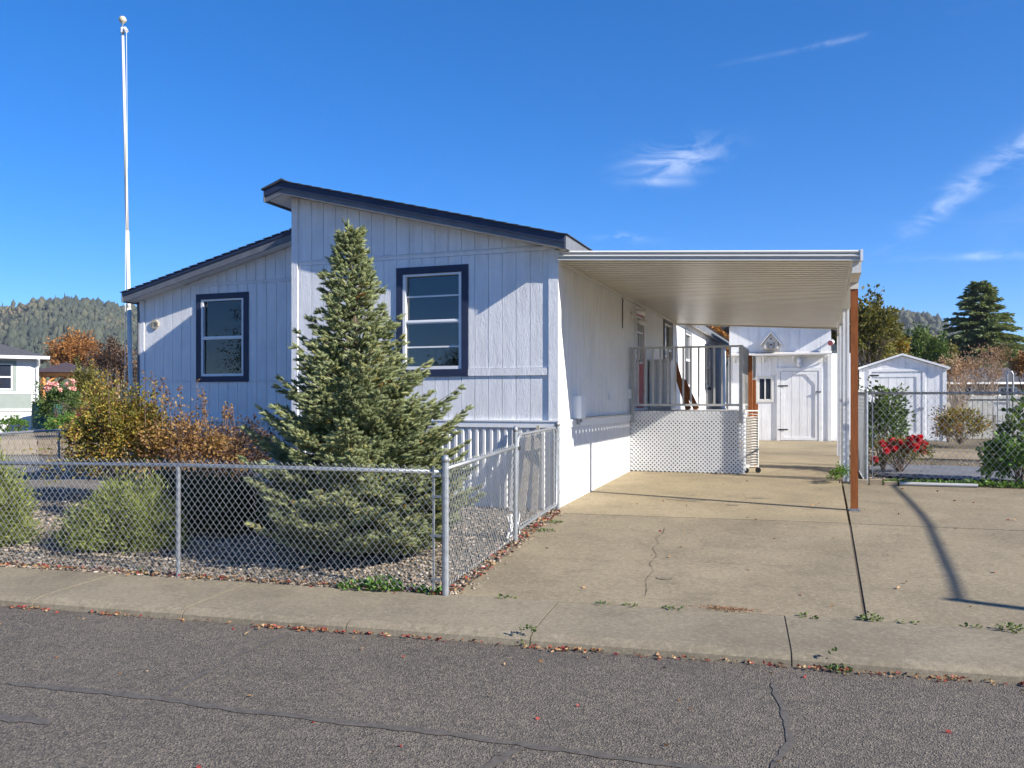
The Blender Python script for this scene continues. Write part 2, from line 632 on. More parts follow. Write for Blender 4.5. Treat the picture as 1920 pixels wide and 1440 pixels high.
def ribbon(pts, w, zf, jitter=.25, step=.05, seed=1):
    rr = random.Random(seed)
    P = [Vector((p[0], p[1], 0)) for p in pts]
    out = []
    for a, b in zip(P[:-1], P[1:]):
        n = max(1, int((b - a).length / step))
        for i in range(n):
            out.append(a.lerp(b, i / n))
    out.append(P[-1])
    mb = MB()
    wob = 0
    for i, p in enumerate(out):
        d = (out[min(i + 1, len(out) - 1)] - out[max(i - 1, 0)]).normalized()
        s = Vector((-d.y, d.x, 0))
        wob = wob * .8 + rr.uniform(-1, 1) * w * .18
        k = w / 2 * (1 + rr.uniform(-jitter, jitter)) * (1.0 if 0 < i < len(out) - 1 else .2)
        q = p + s * wob
        for e in (-1, 1):
            c = q + s * k * e
            mb.v.append((c.x, c.y, zf(c.x, c.y)))
    for i in range(len(out) - 1):
        mb.f.append((2 * i, 2 * i + 1, 2 * i + 3, 2 * i + 2))
    return mb


def roadz(x, y):
    return -.334 - .03 * ((y - yf(x)) / (-13.5 - yf(x))) ** 2


for i, (pts, w) in enumerate((
        ([(-1.5, -6.97), (-.34, -6.86), (1.03, -6.81), (1.85, -6.76), (2.49, -6.74), (3.24, -6.64), (5.5, -6.45)], .062),
        ([(-.4, -6.84), (-.52, -6.0), (-.5, -5.35)], .045),
        ([(-3.4, -7.7), (-1.4, -7.45), (-.67, -7.4)], .09),
        ([(3.05, -5.3), (3.12, -5.7), (3.18, -6.25), (3.1, -6.62)], .036),
        ([(1.9, -6.78), (1.75, -7.2), (1.4, -7.6)], .07),
        ([(-9, -6.6), (-6, -6.7), (-3.2, -6.6)], .07))):
    ribbon(pts, w, roadz, .35, .06, i).build('sealed_crack', MT['seal'], road)

# walk with rolled kerb, slab by slab
walk = link('sidewalk', None, None, kind='structure')
joints = [-13, -10.6, -8.6, -6.7, -4.75, -3.1, -1.62, -.16, 1.3, 3.11, 4.9, 6.6, 8.4, 10.2, 12, 14.5]
prof = [(0, -.236), (.3, -.24), (.6, -.244), (.84, -.25), (.91, -.256), (.96, -.272), (.985, -.295), (1.0, -.385), (1.0, -.45), (0, -.45)]
for i, (a, b) in enumerate(zip(joints[:-1], joints[1:])):
    mb = MB()
    n = len(prof)
    segs = 6
    dz = random.uniform(-.003, .003)
    for k in range(segs + 1):
        x = a + .005 + (b - a - .010) * k / segs
        for t, z in prof:
            mb.v.append((x + .086 * (t - .5), yb(x) - t, z + dz))
    for k in range(segs):
        for j in range(n):
            j2 = (j + 1) % n
            mb.f.append((k * n + j, k * n + j2, (k + 1) * n + j2, (k + 1) * n + j))
    mb.f.append(tuple(range(n)))
    mb.f.append(tuple(segs * n + j for j in reversed(range(n))))
    mb.build('walk_slab', MT['walk'], walk)
    mb = MB()
    for t, z in prof[:8]:
        for e in (-.007, .007):
            mb.v.append((b + e + .086 * (t - .5), yb(b) - t + (.004 if t > .9 else 0), z - .005))
    for j in range(7):
        mb.f.append((2 * j, 2 * j + 1, 2 * j + 3, 2 * j + 2))
    mb.build('joint_dirt', MT['crack'], walk, fix=False)

# driveway slabs
drive = link('driveway', None, None, kind='structure')


def slab(fa, fb, y0, y1, mat, name='driveway_slab', dz=0.0, nx=10, ny=14):
    # fa(y), fb(y): left and right x; y0(x), y1(x)
    mb = MB()

    def P(u, v, dz2=0):
        ym = y0(2) * (1 - v) + y1(2) * v
        x = fa(ym) * (1 - u) + fb(ym) * u
        y = y0(x) * (1 - v) + y1(x) * v
        return (x, y, gz(x, y) + dz + dz2)
    mb.sheet(nx, ny, P)
    ring = [(i / nx, 0) for i in range(nx)] + [(1, j / ny) for j in range(ny)] + [(1 - i / nx, 1) for i in range(nx)] + [(0, 1 - j / ny) for j in range(ny)]
    for a, b in zip(ring, ring[1:] + ring[:1]):
        mb.poly([P(*a), P(*b), P(*b, -.09), P(*a, -.09)])
    return mb.build(name, mat, drive)


def cst(v):
    return lambda t: v


def leftedge(y):
    return .10 - .06 * y


slab(leftedge, cst(3.648), lambda x: yb(x) + .012, lambda x: -.30 + .065 * x - .006, MT['drive'])
slab(lambda y: .0, cst(3.648), lambda x: -.30 + .065 * x + .006, cst(5.2), MT['drive2'], dz=.003)
slab(cst(.02), cst(3.72), cst(5.212), cst(10.2), MT['drive2'])
slab(cst(.02), cst(4.0), cst(10.212), cst(15.55), MT['drive2'])
slab(cst(3.676), cst(8.2), lambda x: yb(x) + .012, lambda x: -.07 + .02 * (x - 3.6), MT['drive'], dz=-.004)
slab(cst(3.676), cst(8.2), lambda x: -.055 + .02 * (x - 3.6), cst(3.75), MT['drive'], dz=-.002)
slab(cst(8.212), cst(13), lambda x: yb(x) + .012, lambda x: -.07 + .02 * (x - 3.6), MT['drive'], dz=-.002)
slab(cst(8.212), cst(13), lambda x: -.055 + .02 * (x - 3.6), cst(3.75), MT['drive'])


def drz(x, y):
    return gz(x, y) + .005


for i, (pts, w) in enumerate((
        ([(1.60, -.85), (1.63, -1.15), (1.60, -1.45), (1.68, -1.7), (1.66, -1.95), (1.76, -2.25), (1.75, -2.6), (1.84, -2.85), (1.83, -3.2), (1.9, -3.5), (1.93, -3.75)], .005),
        ([(1.75, -2.35), (2.2, -2.42), (2.8, -2.36), (3.3, -2.3)], .004),
        ([(.9, .9), (1.5, 1.1), (2.2, 1.0), (2.9, 1.15)], .005),
        ([(2.2, 1.0), (2.35, 1.6), (2.2, 2.3)], .005),
        ([(4.1, -.6), (5.0, -.75), (6.4, -.7)], .005),
        ([(5.2, -3.3), (5.4, -2.2), (5.2, -1.2)], .004))):
    ribbon(pts, w, drz, .6, .05, i + 20).build('hairline_crack', MT['crack'], drive)
for i, (x, y, a, b) in enumerate(((1.98, -3.1, .075, .05), (1.55, 1.25, .3, .1), (2.5, 1.7, .16, .07), (2.2, .95, .1, .06))):
    mb = MB()
    rr = random.Random(i)
    ring = []
    for k in range(22):
        t = 2 * math.pi * k / 22
        q = rr.uniform(.7, 1.15)
        ring.append((x + a * q * math.cos(t), y + b * q * math.sin(t)))
    mb.poly([(px, py, drz(px, py) + .001) for px, py in ring])
    mb.build('dark_stain', MT['oil'], drive)
# dirt packed into the expansion joint
ribbon([(3.66, -3.86), (3.66, -2.6), (3.66, -1.2), (3.66, -.07)], .05, lambda x, y: gz(x, y) - .012, .3, .05, 44).build('joint_dirt', MT['crack'], drive)

# gravel yard
gy = MB()


def gyf(u, v):
    x = -22 + 22.5 * u
    y = yb(x) + .012 + v * v * (9 - yb(x))
    x = min(x, leftedge(y) - .004 if y < 0 else -.03)
    return (x, y, gz(x, y) - .012 + .008 * math.sin(x * 3.1) * math.sin(y * 2.3))


gy.sheet(60, 40, gyf)
gy.build('gravel_yard', MT['gravel'], kind='structure')
rz = MB()
rz.sheet(20, 20, lambda u, v: (4.0 + 12 * u, 3.78 + 13 * v, gz(4 + 12 * u, 3.78 + 13 * v) - .006))
rz.build('rose_bed_soil', MT['soil'], kind='structure')
pth = MB()
pth.sheet(20, 6, lambda u, v: (4.3 + 7 * u, 9.3 + 3.4 * v, gz(8, 9.3 + 3.4 * v) + .006))
pth.build('tan_path', MT['tan'], kind='structure')
# terrace behind the block wall
tz = MB()
c0 = atd(-160, 853, 24.5)
c1 = atd(330, 853, 24.5)
td = (c1 - c0)
tn = Vector((-td.y, td.x, 0)).normalized()
tz.sheet(20, 14, lambda u, v: (lambda p: (p.x, p.y, .33 + .10 * min(1, v * 3))) (c0 + td * u + tn * (.10 + 22 * v)))
tz.build('terrace', MT['tan'], kind='structure')

# ------------------------------------------------------------------ wall frames


class WF:
    """a wall's own axes: s along, n outwards, z up"""

    def __init__(s, o, sdir, ndir):
        s.o, s.s, s.n = Vector((o[0], o[1], 0)), Vector((sdir[0], sdir[1], 0)).normalized(), Vector((ndir[0], ndir[1], 0)).normalized()

    def P(s, a, n, z):
        q = s.o + s.s * a + s.n * n
        return (q.x, q.y, z)

    def box(s, mb, s0, s1, n0, n1, z0, z1):
        mb.hexa([s.P(s0, n0, z0), s.P(s1, n0, z0), s.P(s1, n1, z0), s.P(s0, n1, z0), s.P(s0, n0, z1), s.P(s1, n0, z1), s.P(s1, n1, z1), s.P(s0, n1, z1)])

    def quad(s, mb, a, b, za0, zb0, za1, zb1, n0, n1):   # board with sloping ends
        mb.hexa([s.P(a, n0, za0), s.P(b, n0, zb0), s.P(b, n1, zb0), s.P(a, n1, za0), s.P(a, n0, za1), s.P(b, n0, zb1), s.P(b, n1, zb1), s.P(a, n1, za1)])


def split_boards(s0, s1, zb, zt, holes, pitch, gap):
    """boards as (a, b, za0, zb0, za1, zb1)"""
    out = []
    a = s0
    while a < s1 - 1e-4:
        b = min(a + pitch, s1)
        cols = [(a + gap / 2, b - gap / 2)]
        segs = []
        for (h0, h1, hz0, hz1) in holes:
            new = []
            for (p, q) in cols:
                lo, hi = max(p, h0), min(q, h1)
                if lo < hi - 1e-4:
                    if p < lo - .004:
                        new.append((p, lo))
                    if q > hi + .004:
                        new.append((hi, q))
                    if zb(lo) < hz0 - .01:
                        segs.append((lo, hi, zb(lo), zb(hi), min(hz0, zt(lo)), min(hz0, zt(hi))))
                    if hz1 < zt(lo) - .01:
                        segs.append((lo, hi, max(hz1, zb(lo)), max(hz1, zb(hi)), zt(lo), zt(hi)))
                else:
                    new.append((p, q))
            cols = new
        for (p, q) in cols:
            segs.append((p, q, zb(p), zb(q), zt(p), zt(q)))
        out += [x for x in segs if x[1] - x[0] > .003 and max(x[4] - x[2], x[5] - x[3]) > .01]
        a = b
    return out


def boards(parent, wf, s0, s1, zb, zt, holes, mat, pitch=.2032, gap=.009, n0=.001, n1=.012, join=None, name='siding_board'):
    if not callable(zb):
        zb = cst(zb)
    if not callable(zt):
        zt = cst(zt)
    L = split_boards(s0, s1, zb, zt, holes, pitch, gap)
    if join:
        mb = MB()
        for x in L:
            wf.quad(mb, *x, n0, n1)
        return mb.build(join, mat, parent)
    for x in L:
        mb = MB()
        wf.quad(mb, *x, n0, n1 + random.uniform(-.0008, .0008))
        mb.build(name, mat, parent)


def window(parent, wf, s0, s1, z0, z1, trim=.1, depth=.06, vinyl=.045, muntins=(), curtain=None, mats=('navy', 'vinyl'), mid=.5, name='window', trim_n=.034, base_n=.014, room=.14, label=None, slider=False):
    """s0..z1 is the outside of the trim"""
    w = link(name, None, None, parent, label)
    a, b, c, d = s0 + trim, s1 - trim, z0 + trim, z1 - trim
    mb = MB()
    wf.box(mb, s0, s1, base_n, trim_n, d, z1)
    wf.box(mb, s0, s1, base_n, trim_n, z0, c)
    wf.box(mb, s0, a, base_n, trim_n, c, d)
    wf.box(mb, b, s1, base_n, trim_n, c, d)
    mb.build('casing', MT[mats[0]], w)
    mb = MB()
    v = vinyl
    nb, nf = -depth, trim_n - .012
    wf.box(mb, a, b, nb, nf, d - v * .7, d)
    wf.box(mb, a, b, nb, nf, c, c + v)
    wf.box(mb, a, a + v, nb, nf, c + v, d - v * .7)
    wf.box(mb, b - v, b, nb, nf, c + v, d - v * .7)
    mb.build('frame', MT[mats[1]], w)
    zm = c + (d - c) * mid
    mb = MB()
    if slider:
        wf.box(mb, (a + b) / 2 - .02, (a + b) / 2 + .02, .004, .03, c + v, d - v * .7)
        zm = c + v + .031
    else:
        wf.box(mb, a + v, b - v, -.045, .012, zm - .03, zm + .025)
        wf.box(mb, a + v, b - v, .012, .02, zm - .012, zm + .008)
    mb.build('meeting_rail', MT[mats[1]], w)
    for zz in muntins:
        mb = MB()
        k = c + (d - c) * zz
        wf.box(mb, a + v, b - v, -.026, -.012, k - .011, k + .011)
        mb.build('muntin', MT[mats[1]], w)
    for (k0, k1, n) in ((c + v, zm - .03, -.020), (zm + .025, d - v * .7, -.036)):
        mb = MB()
        wf.box(mb, a + v, b - v, n - .003, n, k0, k1)
        mb.build('pane', MT['glass'], w)
    mb = MB()
    wf.box(mb, a - .02, b + .02, -room - .01, -room, c - .02, d + .02)
    mb.build('room_shade', MT['dark'], w)
    if curtain:
        mb = MB()
        n = 24
        q0, q1 = curtain[0], curtain[1]
        sa, sb_ = a + .02, a + (b - a) * curtain[2]
        mb.sheet(n, 1, lambda u, vv: wf.P(sa + (sb_ - sa) * u, -.085 + .008 * math.sin(u * 40), c + (d - c) * (q0 + (q1 - q0) * vv)))
        mb.build('curtain', MT['curtain'], w)
    return w


# ------------------------------------------------------------------ the home
home = thing('manufactured_home', 'long white manufactured home with navy window trim and split sloping roofline', 'house')
XL = -4.15          # where the two halves meet
YL = 1.45           # recess of the left half
XE = -8.45          # left end
YBK = 21.6
SL = .248
OH = .29
ROOFT = .2


def zr(X):          # underside of the right roof
    return 3.50 - SL * X


def zl(X):          # underside of the left roof
    return 4.36 + SL * (X - XL)


wfr = WF((0, 0), (1, 0), (0, -1))       # front of the right half (s = X)
wfl = WF((0, YL), (1, 0), (0, -1))      # front of the left half
wfs = WF((0, 0), (0, 1), (1, 0))        # side under the carport (s = Y)
WR = (-2.40, -1.28, 1.80, 3.36)
WLH = (-7.18, -6.06, 1.79, 3.36)


def hole(w, t=.095):
    return (w[0] + t, w[1] - t, w[2] + t, w[3] - t)


# inner bodies
mb = MB()
mb.prism([(XL + .01, .9), (-.16, .9), (-.16, zr(-.16) - .02), (XL + .01, zr(XL) - .02)], .16, YBK)
mb.build('inner_wall', MT['dark'], home)
mb = MB()
mb.prism([(XE + .16, .9), (XL, .9), (XL, zl(XL) - .02), (XE + .16, zl(XE) - .02)], YL + .16, YBK - 1.2)
mb.build('inner_wall', MT['dark'], home)

# right front
fw = link('front_wall', None, None, home)
boards(fw, wfr, XL, 0, 1.1, zr, [hole(WR)], MT['white'], pitch=9, n0=-.03, n1=0, join='sheathing')
boards(fw, wfr, XL + .12, -.19, 1.19, 1.795, [], MT['siding'])
boards(fw, wfr, XL + .12, -.19, 1.905, 3.48, [WR], MT['siding'])
boards(fw, wfr, XL + .12, -.10, 3.556, lambda s: zr(s) - .002, [], MT['siding'])
for (a, b) in ((XL + .11, WR[0]), (WR[1], -.13)):
    mb = MB()
    wfr.box(mb, a, b, .001, .03, 1.80, 1.90)
    mb.build('mid_trim', MT['siding'], fw)
mb = MB()
wfr.box(mb, XL + .10, -.02, .001, .017, 3.485, 3.53)
wfr.box(mb, XL + .10, -.02, .001, .027, 3.53, 3.537)
mb.build('seam_flashing', MT['siding'], fw)
mb = MB()
wfr.box(mb, -.105, .0, .0005, .032, 1.19, 3.484)
mb.build('corner_board', MT['siding'], fw)
mb = MB()
wfr.box(mb, XL - .02, XL + .085, .0005, .032, 1.19, zr(XL + .085) - .004)
mb.build('corner_board', MT['siding'], fw)
mb = MB()
wfr.box(mb, XL - .02, .03, .0, .045, 1.09, 1.185)
wfr.box(mb, XL - .02, .035, .0, .055, 1.17, 1.192)
mb.build('belly_trim', MT['vinyl'], fw)
window(home, wfr, *WR, muntins=(.235, .765), curtain=(.02, .22, .8), label='right front window with navy casing and pale curtain')

# left front
lw = link('front_wall', None, None, home)
boards(lw, wfl, XE, XL, 1.1, lambda s: zl(s), [hole(WLH)], MT['white'], pitch=9, n0=-.03, n1=0, join='sheathing')
boards(lw, wfl, XE + .12, XL, 1.19, 1.79, [], MT['siding'])
boards(lw, wfl, XE + .12, XL, 1.82, 3.50, [WLH], MT['siding'])
boards(lw, wfl, XE + .3, XL, 3.556, lambda s: zl(s) - .002, [], MT['siding'])
mb = MB()
wfl.box(mb, XE + .1, XL, .001, .02, 1.795, 1.815)
mb.build('mid_trim', MT['siding'], lw)
mb = MB()
wfl.box(mb, XE + .05, XL, .001, .02, 3.505, 3.53)
wfl.box(mb, XE + .05, XL, .001, .027, 3.53, 3.537)
mb.build('seam_flashing', MT['siding'], lw)
mb = MB()
wfl.box(mb, XE - .015, XE + .09, .0005, .03, 1.19, 3.30)
mb.build('corner_board', MT['siding'], lw)
mb = MB()
wfl.box(mb, XE - .02, XL, .0, .05, 1.09, 1.19)
mb.build('belly_trim', MT['vinyl'], lw)
window(home, wfl, *WLH, muntins=(), curtain=None, label='left front window with navy casing')

# step between the halves, far-left side and back
mb = MB()
mb.box(XL - .006, XL, .0, YL, 1.1, zr(XL))
mb.build('step_wall', MT['siding'], home)
mb = MB()
mb.box(XE - .012, XE, YL, YBK - 1, .2, zl(XE))
mb.build('end_wall', MT['siding'], home)
mb = MB()
mb.prism([(XL, .9), (0, .9), (0, zr(0)), (XL, zr(XL))], YBK, YBK + .05)
mb.prism([(XE, .9), (XL, .9), (XL, zl(XL)), (XE, zl(XE))], YBK - 1.15, YBK - 1.1)
mb.build('back_wall', MT['siding'], home)

# side wall
DOOR = (5.04, 5.97, 1.31, 3.27)
W1 = (8.17, 9.34, 1.95, 3.32)
W2 = (11.35, 12.51, 1.74, 3.34)
W3 = (15.4, 16.9, 1.8, 3.2)
sw = link('side_wall', None, None, home)
boards(sw, wfs, 0, YBK, 1.1, 3.49, [hole(W1), hole(W2), hole(W3)], MT['white'], pitch=30, n0=-.03, n1=0, join='sheathing')
boards(sw, wfs, .115, YBK - .1, 1.19, 3.48, [DOOR, W1, W2, W3], MT['siding'], gap=.005, n0=.001, n1=.008, join='siding_sheet')
mb = MB()
wfs.box(mb, -.032, .11, .0005, .03, 1.19, 3.47)
mb.build('corner_board', MT['white'], sw)
mb = MB()
wfs.box(mb, -.05, YBK, .0, .03, 1.085, 1.18)
wfs.box(mb, -.05, YBK, .0, .045, 1.165, 1.188)
mb.build('belly_trim', MT['vinyl'], sw)
window(home, wfs, *W1, mats=('slate', 'vinyl'), muntins=(), name='window', curtain=(.55, 1, 1.0))
window(home, wfs, *W2, mats=('slate', 'vinyl'))
window(home, wfs, *W3, mats=('navy', 'vinyl'))
# skirting: side panels with shallow ribs and seams
sk = link('skirting', None, None, home)
for i, (a, b) in enumerate(((.06, 2.14), (2.155, 4.4), (4.41, 7.6), (7.61, 11), (11.01, 15), (15.01, YBK))):
    mb = MB()
    n = max(6, int((b - a) / .1))
    for k in range(n):
        q0, q1 = a + (b - a) * k / n, a + (b - a) * (k + 1) / n
        m_ = q0 + (q1 - q0) * .86
        zb_ = gz(0, q0) - .02
        wfs.box(mb, q0, m_, -.02, .012, zb_, 1.084)
        wfs.box(mb, m_, q1, -.02, .007, zb_, 1.084)
    mb.build('skirting_panel', MT['skirt'], sk)
mb = MB()
wfs.box(mb, -.045, .055, -.03, .022, gz(0, 0) - .05, 1.084)
mb.build('skirting_corner', MT['skirt'], sk)
# front skirting: corrugated
for (x0, x1, wf_, nm) in ((XL + .02, -.045, wfr, 'r'), (XE, XL - .0, wfl, 'l')):
    mb = MB()
    n = int((x1 - x0) / .105)
    pts = []
    for k in range(n):
        q = x0 + (x1 - x0) * k / n
        w = (x1 - x0) / n
        pts += [(q, .0), (q + w * .42, .0), (q + w * .55, .032), (q + w * .88, .032)]
    pts.append((x1, 0))
    for (a, na), (b, nb) in zip(pts[:-1], pts[1:]):
        mb.poly([wf_.P(a, na, -.2), wf_.P(b, nb, -.2), wf_.P(b, nb, 1.088), wf_.P(a, na, 1.088)])
    mb.build('corrugated_skirting', MT['skirt'], sk, fix=False)

# roofs
rf = link('roof', None, None, home)
ER, PK, LT = .2, XL + .01, XL - .30     # eave, ridge, left tip
t0, t1 = -OH, YBK + .25


def slabroof(name, pts_top, thick, mat, y0, y1):
    mb = MB()
    mb.prism(pts_top + [(x, z - thick) for x, z in reversed(pts_top)], y0, y1)
    return mb.build(name, mat, rf)


zt_ = lambda X: zr(X) + ROOFT
slabroof('soffit', [(ER - .02, zr(ER) + .045), (PK, zr(PK) + .045), (LT + .02, zr(PK) + .045 - .28 * SL * 1.2)], .04, MT['white'], t0 + .02, t1)
# rake fascia: an upper navy board, a lower slate board set back
mb = MB()
mb.prism([(ER, zt_(ER) - .03), (PK, zt_(PK) - .03), (LT, zt_(PK) - .03 - .31 * SL * 1.25), (LT, zt_(PK) - .03 - .31 * SL * 1.25 - .10), (PK, zt_(PK) - .135), (ER, zt_(ER) - .135)], t0 - .022, t0 + .018)
mb.build('rake_board', MT['navy'], rf)
mb = MB()
mb.prism([(ER, zt_(ER) - .13), (PK, zt_(PK) - .13), (LT + .01, zt_(PK) - .13 - .30 * SL * 1.25), (LT + .01, zt_(PK) - .13 - .30 * SL * 1.25 - .085), (PK, zt_(PK) - .215), (ER, zt_(ER) - .215)], t0 - .004, t0 + .016)
mb.build('rake_board', MT['slate'], rf)
mb = MB()
mb.box(ER, ER + .022, t0 - .02, t1, zt_(ER) - .215, zt_(ER) - .035)
mb.build('eave_fascia', MT['slate'], rf)
mb = MB()
mb.box(LT - .02, LT - .001, t0 - .02, t1, zt_(PK) - .31 * SL * 1.25 - .215, zt_(PK) - .31 * SL * 1.25 - .035)
mb.build('ridge_fascia', MT['slate'], rf)
# shingle courses, each butting over the one below
n = 26
for k in range(n):
    a = ER + .05 + (PK - ER - .05) * k / n
    b = ER + .05 + (PK - ER - .05) * (k + 1) / n - .03
    mb = MB()
    mb.prism([(a, zt_(a) + .008 - .03), (b, zt_(b) - .006 - .03), (b, zt_(b) + .006 - .03), (a, zt_(a) + .016 - .03)], t0 - .045, t1 + .03)
    mb.build('shingle_course', MT['shingle'], rf)
mb = MB()
mb.prism([(PK + .1, zt_(PK + .1) - .028), (PK, zt_(PK) + .012), (LT - .045, zt_(PK) - .34 * SL * 1.25 - .008), (LT - .045, zt_(PK) - .34 * SL * 1.25 - .032), (PK, zt_(PK) - .03)], t0 - .045, t1 + .03)
mb.build('ridge_cap', MT['shingle'], rf)
# left roof
rf2 = link('roof', None, None, home)
rf = rf2
EL = XE - .14
u0, u1 = YL - OH, YBK - .9
zt2 = lambda X: zl(X) + ROOFT
slabroof('soffit', [(XL - .01, zl(XL) + .045), (EL + .02, zl(EL) + .045)], .04, MT['white'], u0 + .02, u1)
mb = MB()
mb.prism([(XL - .008, zt2(XL) - .03), (EL, zt2(EL) - .03), (EL, zt2(EL) - .10), (XL - .008, zt2(XL) - .10)], u0 - .02, u0 + .018)
mb.build('rake_board', MT['navy'], rf2)
mb = MB()
mb.prism([(XL - .008, zt2(XL) - .095), (EL, zt2(EL) - .095), (EL, zt2(EL) - .215), (XL - .008, zt2(XL) - .215)], u0 - .006, u0 + .016)
mb.build('rake_board', MT['slate'], rf2)
mb = MB()
mb.box(EL - .022, EL, u0 - .02, u1, zt2(EL) - .215, zt2(EL) - .035)
mb.build('eave_fascia', MT['slate'], rf2)
n = 26
for k in range(n):
    a = EL - .05 + (XL - EL + .04) * k / n
    b = EL - .05 + (XL - EL + .04) * (k + 1) / n - .02
    mb = MB()
    mb.prism([(a, zt2(a) + .008 - .03), (b, zt2(b) - .006 - .03), (b, zt2(b) + .006 - .03), (a, zt2(a) + .016 - .03)], u0 - .04, u1 + .03)
    mb.build('shingle_course', MT['shingle'], rf2)
mb = MB()
mb.tube([(XE - .1, YL + .02, 3.32), (XE - .06, YL + .0, 3.22), (XE - .035, YL - .02, 3.08), (XE - .035, YL - .02, .2)], .032, 8)
mb.build('downspout', MT['slate'], home, smooth=True)

# door under the carport
dr = link('front_door', None, None, home, 'red panel door with nine small glass lights')
mb = MB()
a, b, c, d = DOOR
wfs.box(mb, a, a + .07, .001, .03, c, d)
wfs.box(mb, b - .07, b, .001, .03, c, d)
wfs.box(mb, a + .07, b - .07, .001, .03, d - .07, d)
mb.build('door_frame', MT['vinyl'], dr)
mb = MB()
wfs.box(mb, a + .07, b - .07, -.02, .008, c, d - .07)
for (z0, z1) in ((1.42, 1.75), (1.82, 2.1)):
    for (y0, y1) in ((a + .16, (a + b) / 2 - .05), ((a + b) / 2 + .05, b - .16)):
        wfs.box(mb, y0, y1, .008, .014, z0, z1)
mb.build('door_leaf', MT['door'], dr)
mb = MB()
ga, gb, gc, gd = a + .2, b - .2, 2.2, 3.08
for i in range(4):
    y = ga + (gb - ga) * i / 3
    wfs.box(mb, y - .015, y + .015, .008, .024, gc, gd)
    z = gc + (gd - gc) * i / 3
    wfs.box(mb, ga, gb, .008, .021, z - .013, z + .013)
mb.build('glazing_bars', MT['vinyl'], dr)
for i in range(3):
    for j in range(3):
        mb = MB()
        wfs.box(mb, ga + (gb - ga) * i / 3 + .017, ga + (gb - ga) * (i + 1) / 3 - .017, .0085, .0105, gc + (gd - gc) * j / 3 + .015, gc + (gd - gc) * (j + 1) / 3 - .015)
        mb.build('pane', MT['glass'], dr)
mb = MB()
mb.tube([(.01, a + .14, 2.22), (.06, a + .14, 2.22)], .026, 10)
mb.tube([(.06, a + .14, 2.22), (.065, a + .24, 2.215)], .013, 8)
mb.tube([(.01, a + .14, 2.38), (.035, a + .14, 2.38)], .028, 10)
mb.build('door_handle', MT['black'], dr, smooth=True)
# twin flood lamp beside the door, conduit and boxes on the wall
fl = thing('flood_lamp', 'twin white flood lamp on wall left of the red door', 'lamp')
mb = MB()
mb.tube([(.01, 4.72, 3.06), (.05, 4.72, 3.06)], .06, 12)
mb.build('base', MT['vinyl'], fl, smooth=False)
for dy, dz in ((.0, .06), (.13, -.12)):
    mb = MB()
    mb.tube([(.05, 4.72, 3.06), (.10, 4.74 + dy * .5, 3.06 + dz * .4)], .014, 6)
    mb.tube([(.10, 4.72 + dy, 3.06 + dz + .02), (.16, 4.74 + dy, 3.055 + dz), (.27, 4.76 + dy, 3.03 + dz)], [.03, .05, .062], 12)
    mb.build('lamp_head', MT['vinyl'], fl, smooth=True)
mb = MB()
mb.tube([(.02, 3.92, 3.27), (.02, 4.0, 3.25), (.02, 3.95, 3.2), (.022, 3.95, 2.75)], .008, 6)
mb.build('hanging_cord', MT['black'], label='dark cord hanging on white side wall near carport roof', cat='cord')
ph = thing('utility_box', 'white utility box on side wall near the front corner', 'utility box')
mb = MB()
mb.box(.0085, .13, .76, 1.0, 1.2, 1.52)
mb.box(.13, .14, .775, .985, 1.215, 1.505)
mb.build('box', MT['vinyl'], ph)
mb = MB()
mb.tube([(.07, .82, 1.2), (.07, .82, 1.13), (.07, .87, 1.12)], .02, 8)
mb.tube([(.07, .95, 1.2), (.07, .95, 1.15), (.05, 1.1, 1.16)], .013, 8)
mb.build('conduit', MT['gal'], ph)
mb = MB()
mb.tube([(.055, 1.1, 1.205), (.055, 4.5, 1.205)], .016, 8)
mb.build('wall_conduit', MT['rail'], label='grey conduit pipe running along the side wall belly band', cat='pipe')
for (y, z, s, lab) in ((2.9, 1.52, .05, 'small outlet cover on side wall midway to the deck'), (4.42, 1.58, .085, 'white electrical box on side wall beside the deck')):
    mb = MB()
    mb.box(.0085, .03 + s * .4, y - s * .7, y + s * .7, z - s, z + s)
    mb.box(.03 + s * .4, .038 + s * .4, y - s * .5, y + s * .5, z - s * .75, z - .005)
    mb.box(.03 + s * .4, .038 + s * .4, y - s * .5, y + s * .5, z + .005, z + s * .75)
    mb.build('outlet_box', MT['vinyl'], label=lab, cat='outlet')

# house number plaque
pq = thing('number_plaque', 'cream octagonal house number plaque reading 173', 'sign')
wfp = WF((-8.12, YL), (1, 0), (0, -1))
mb = MB()


def octo(r, n0, n1, c=.32):
    pts = [(-r, -r + r * 2 * c), (-r + r * 2 * c, -r), (r - r * 2 * c, -r), (r, -r + r * 2 * c), (r, r - r * 2 * c), (r - r * 2 * c, r), (-r + r * 2 * c, r), (-r, r - r * 2 * c)]
    f = [wfp.P(x * 1.12, n1, 2.85 + z) for x, z in pts]
    k = [wfp.P(x * 1.12, n0, 2.85 + z) for x, z in pts]
    mb.poly(f)
    mb.poly(k[::-1])
    for i in range(8):
        mb.poly([k[i], k[(i + 1) % 8], f[(i + 1) % 8], f[i]])


octo(.088, .015, .035)
mb.build('plaque_face', MT['plaque'], pq)
mb = MB()
octo(.080, .0355, .037)
mb.build('plaque_border', MT['greywood'], pq)
mb = MB()
octo(.075, .0372, .039)
mb.build('plaque_panel', MT['plaque'], pq)


def glyph(mb, segs, ox, s, n0, n1, oz):
    for (x0, z0, x1, z1) in segs:
        wfp.box(mb, ox + x0 * s, ox + x1 * s, n0, n1, oz + z0 * s, oz + z1 * s)


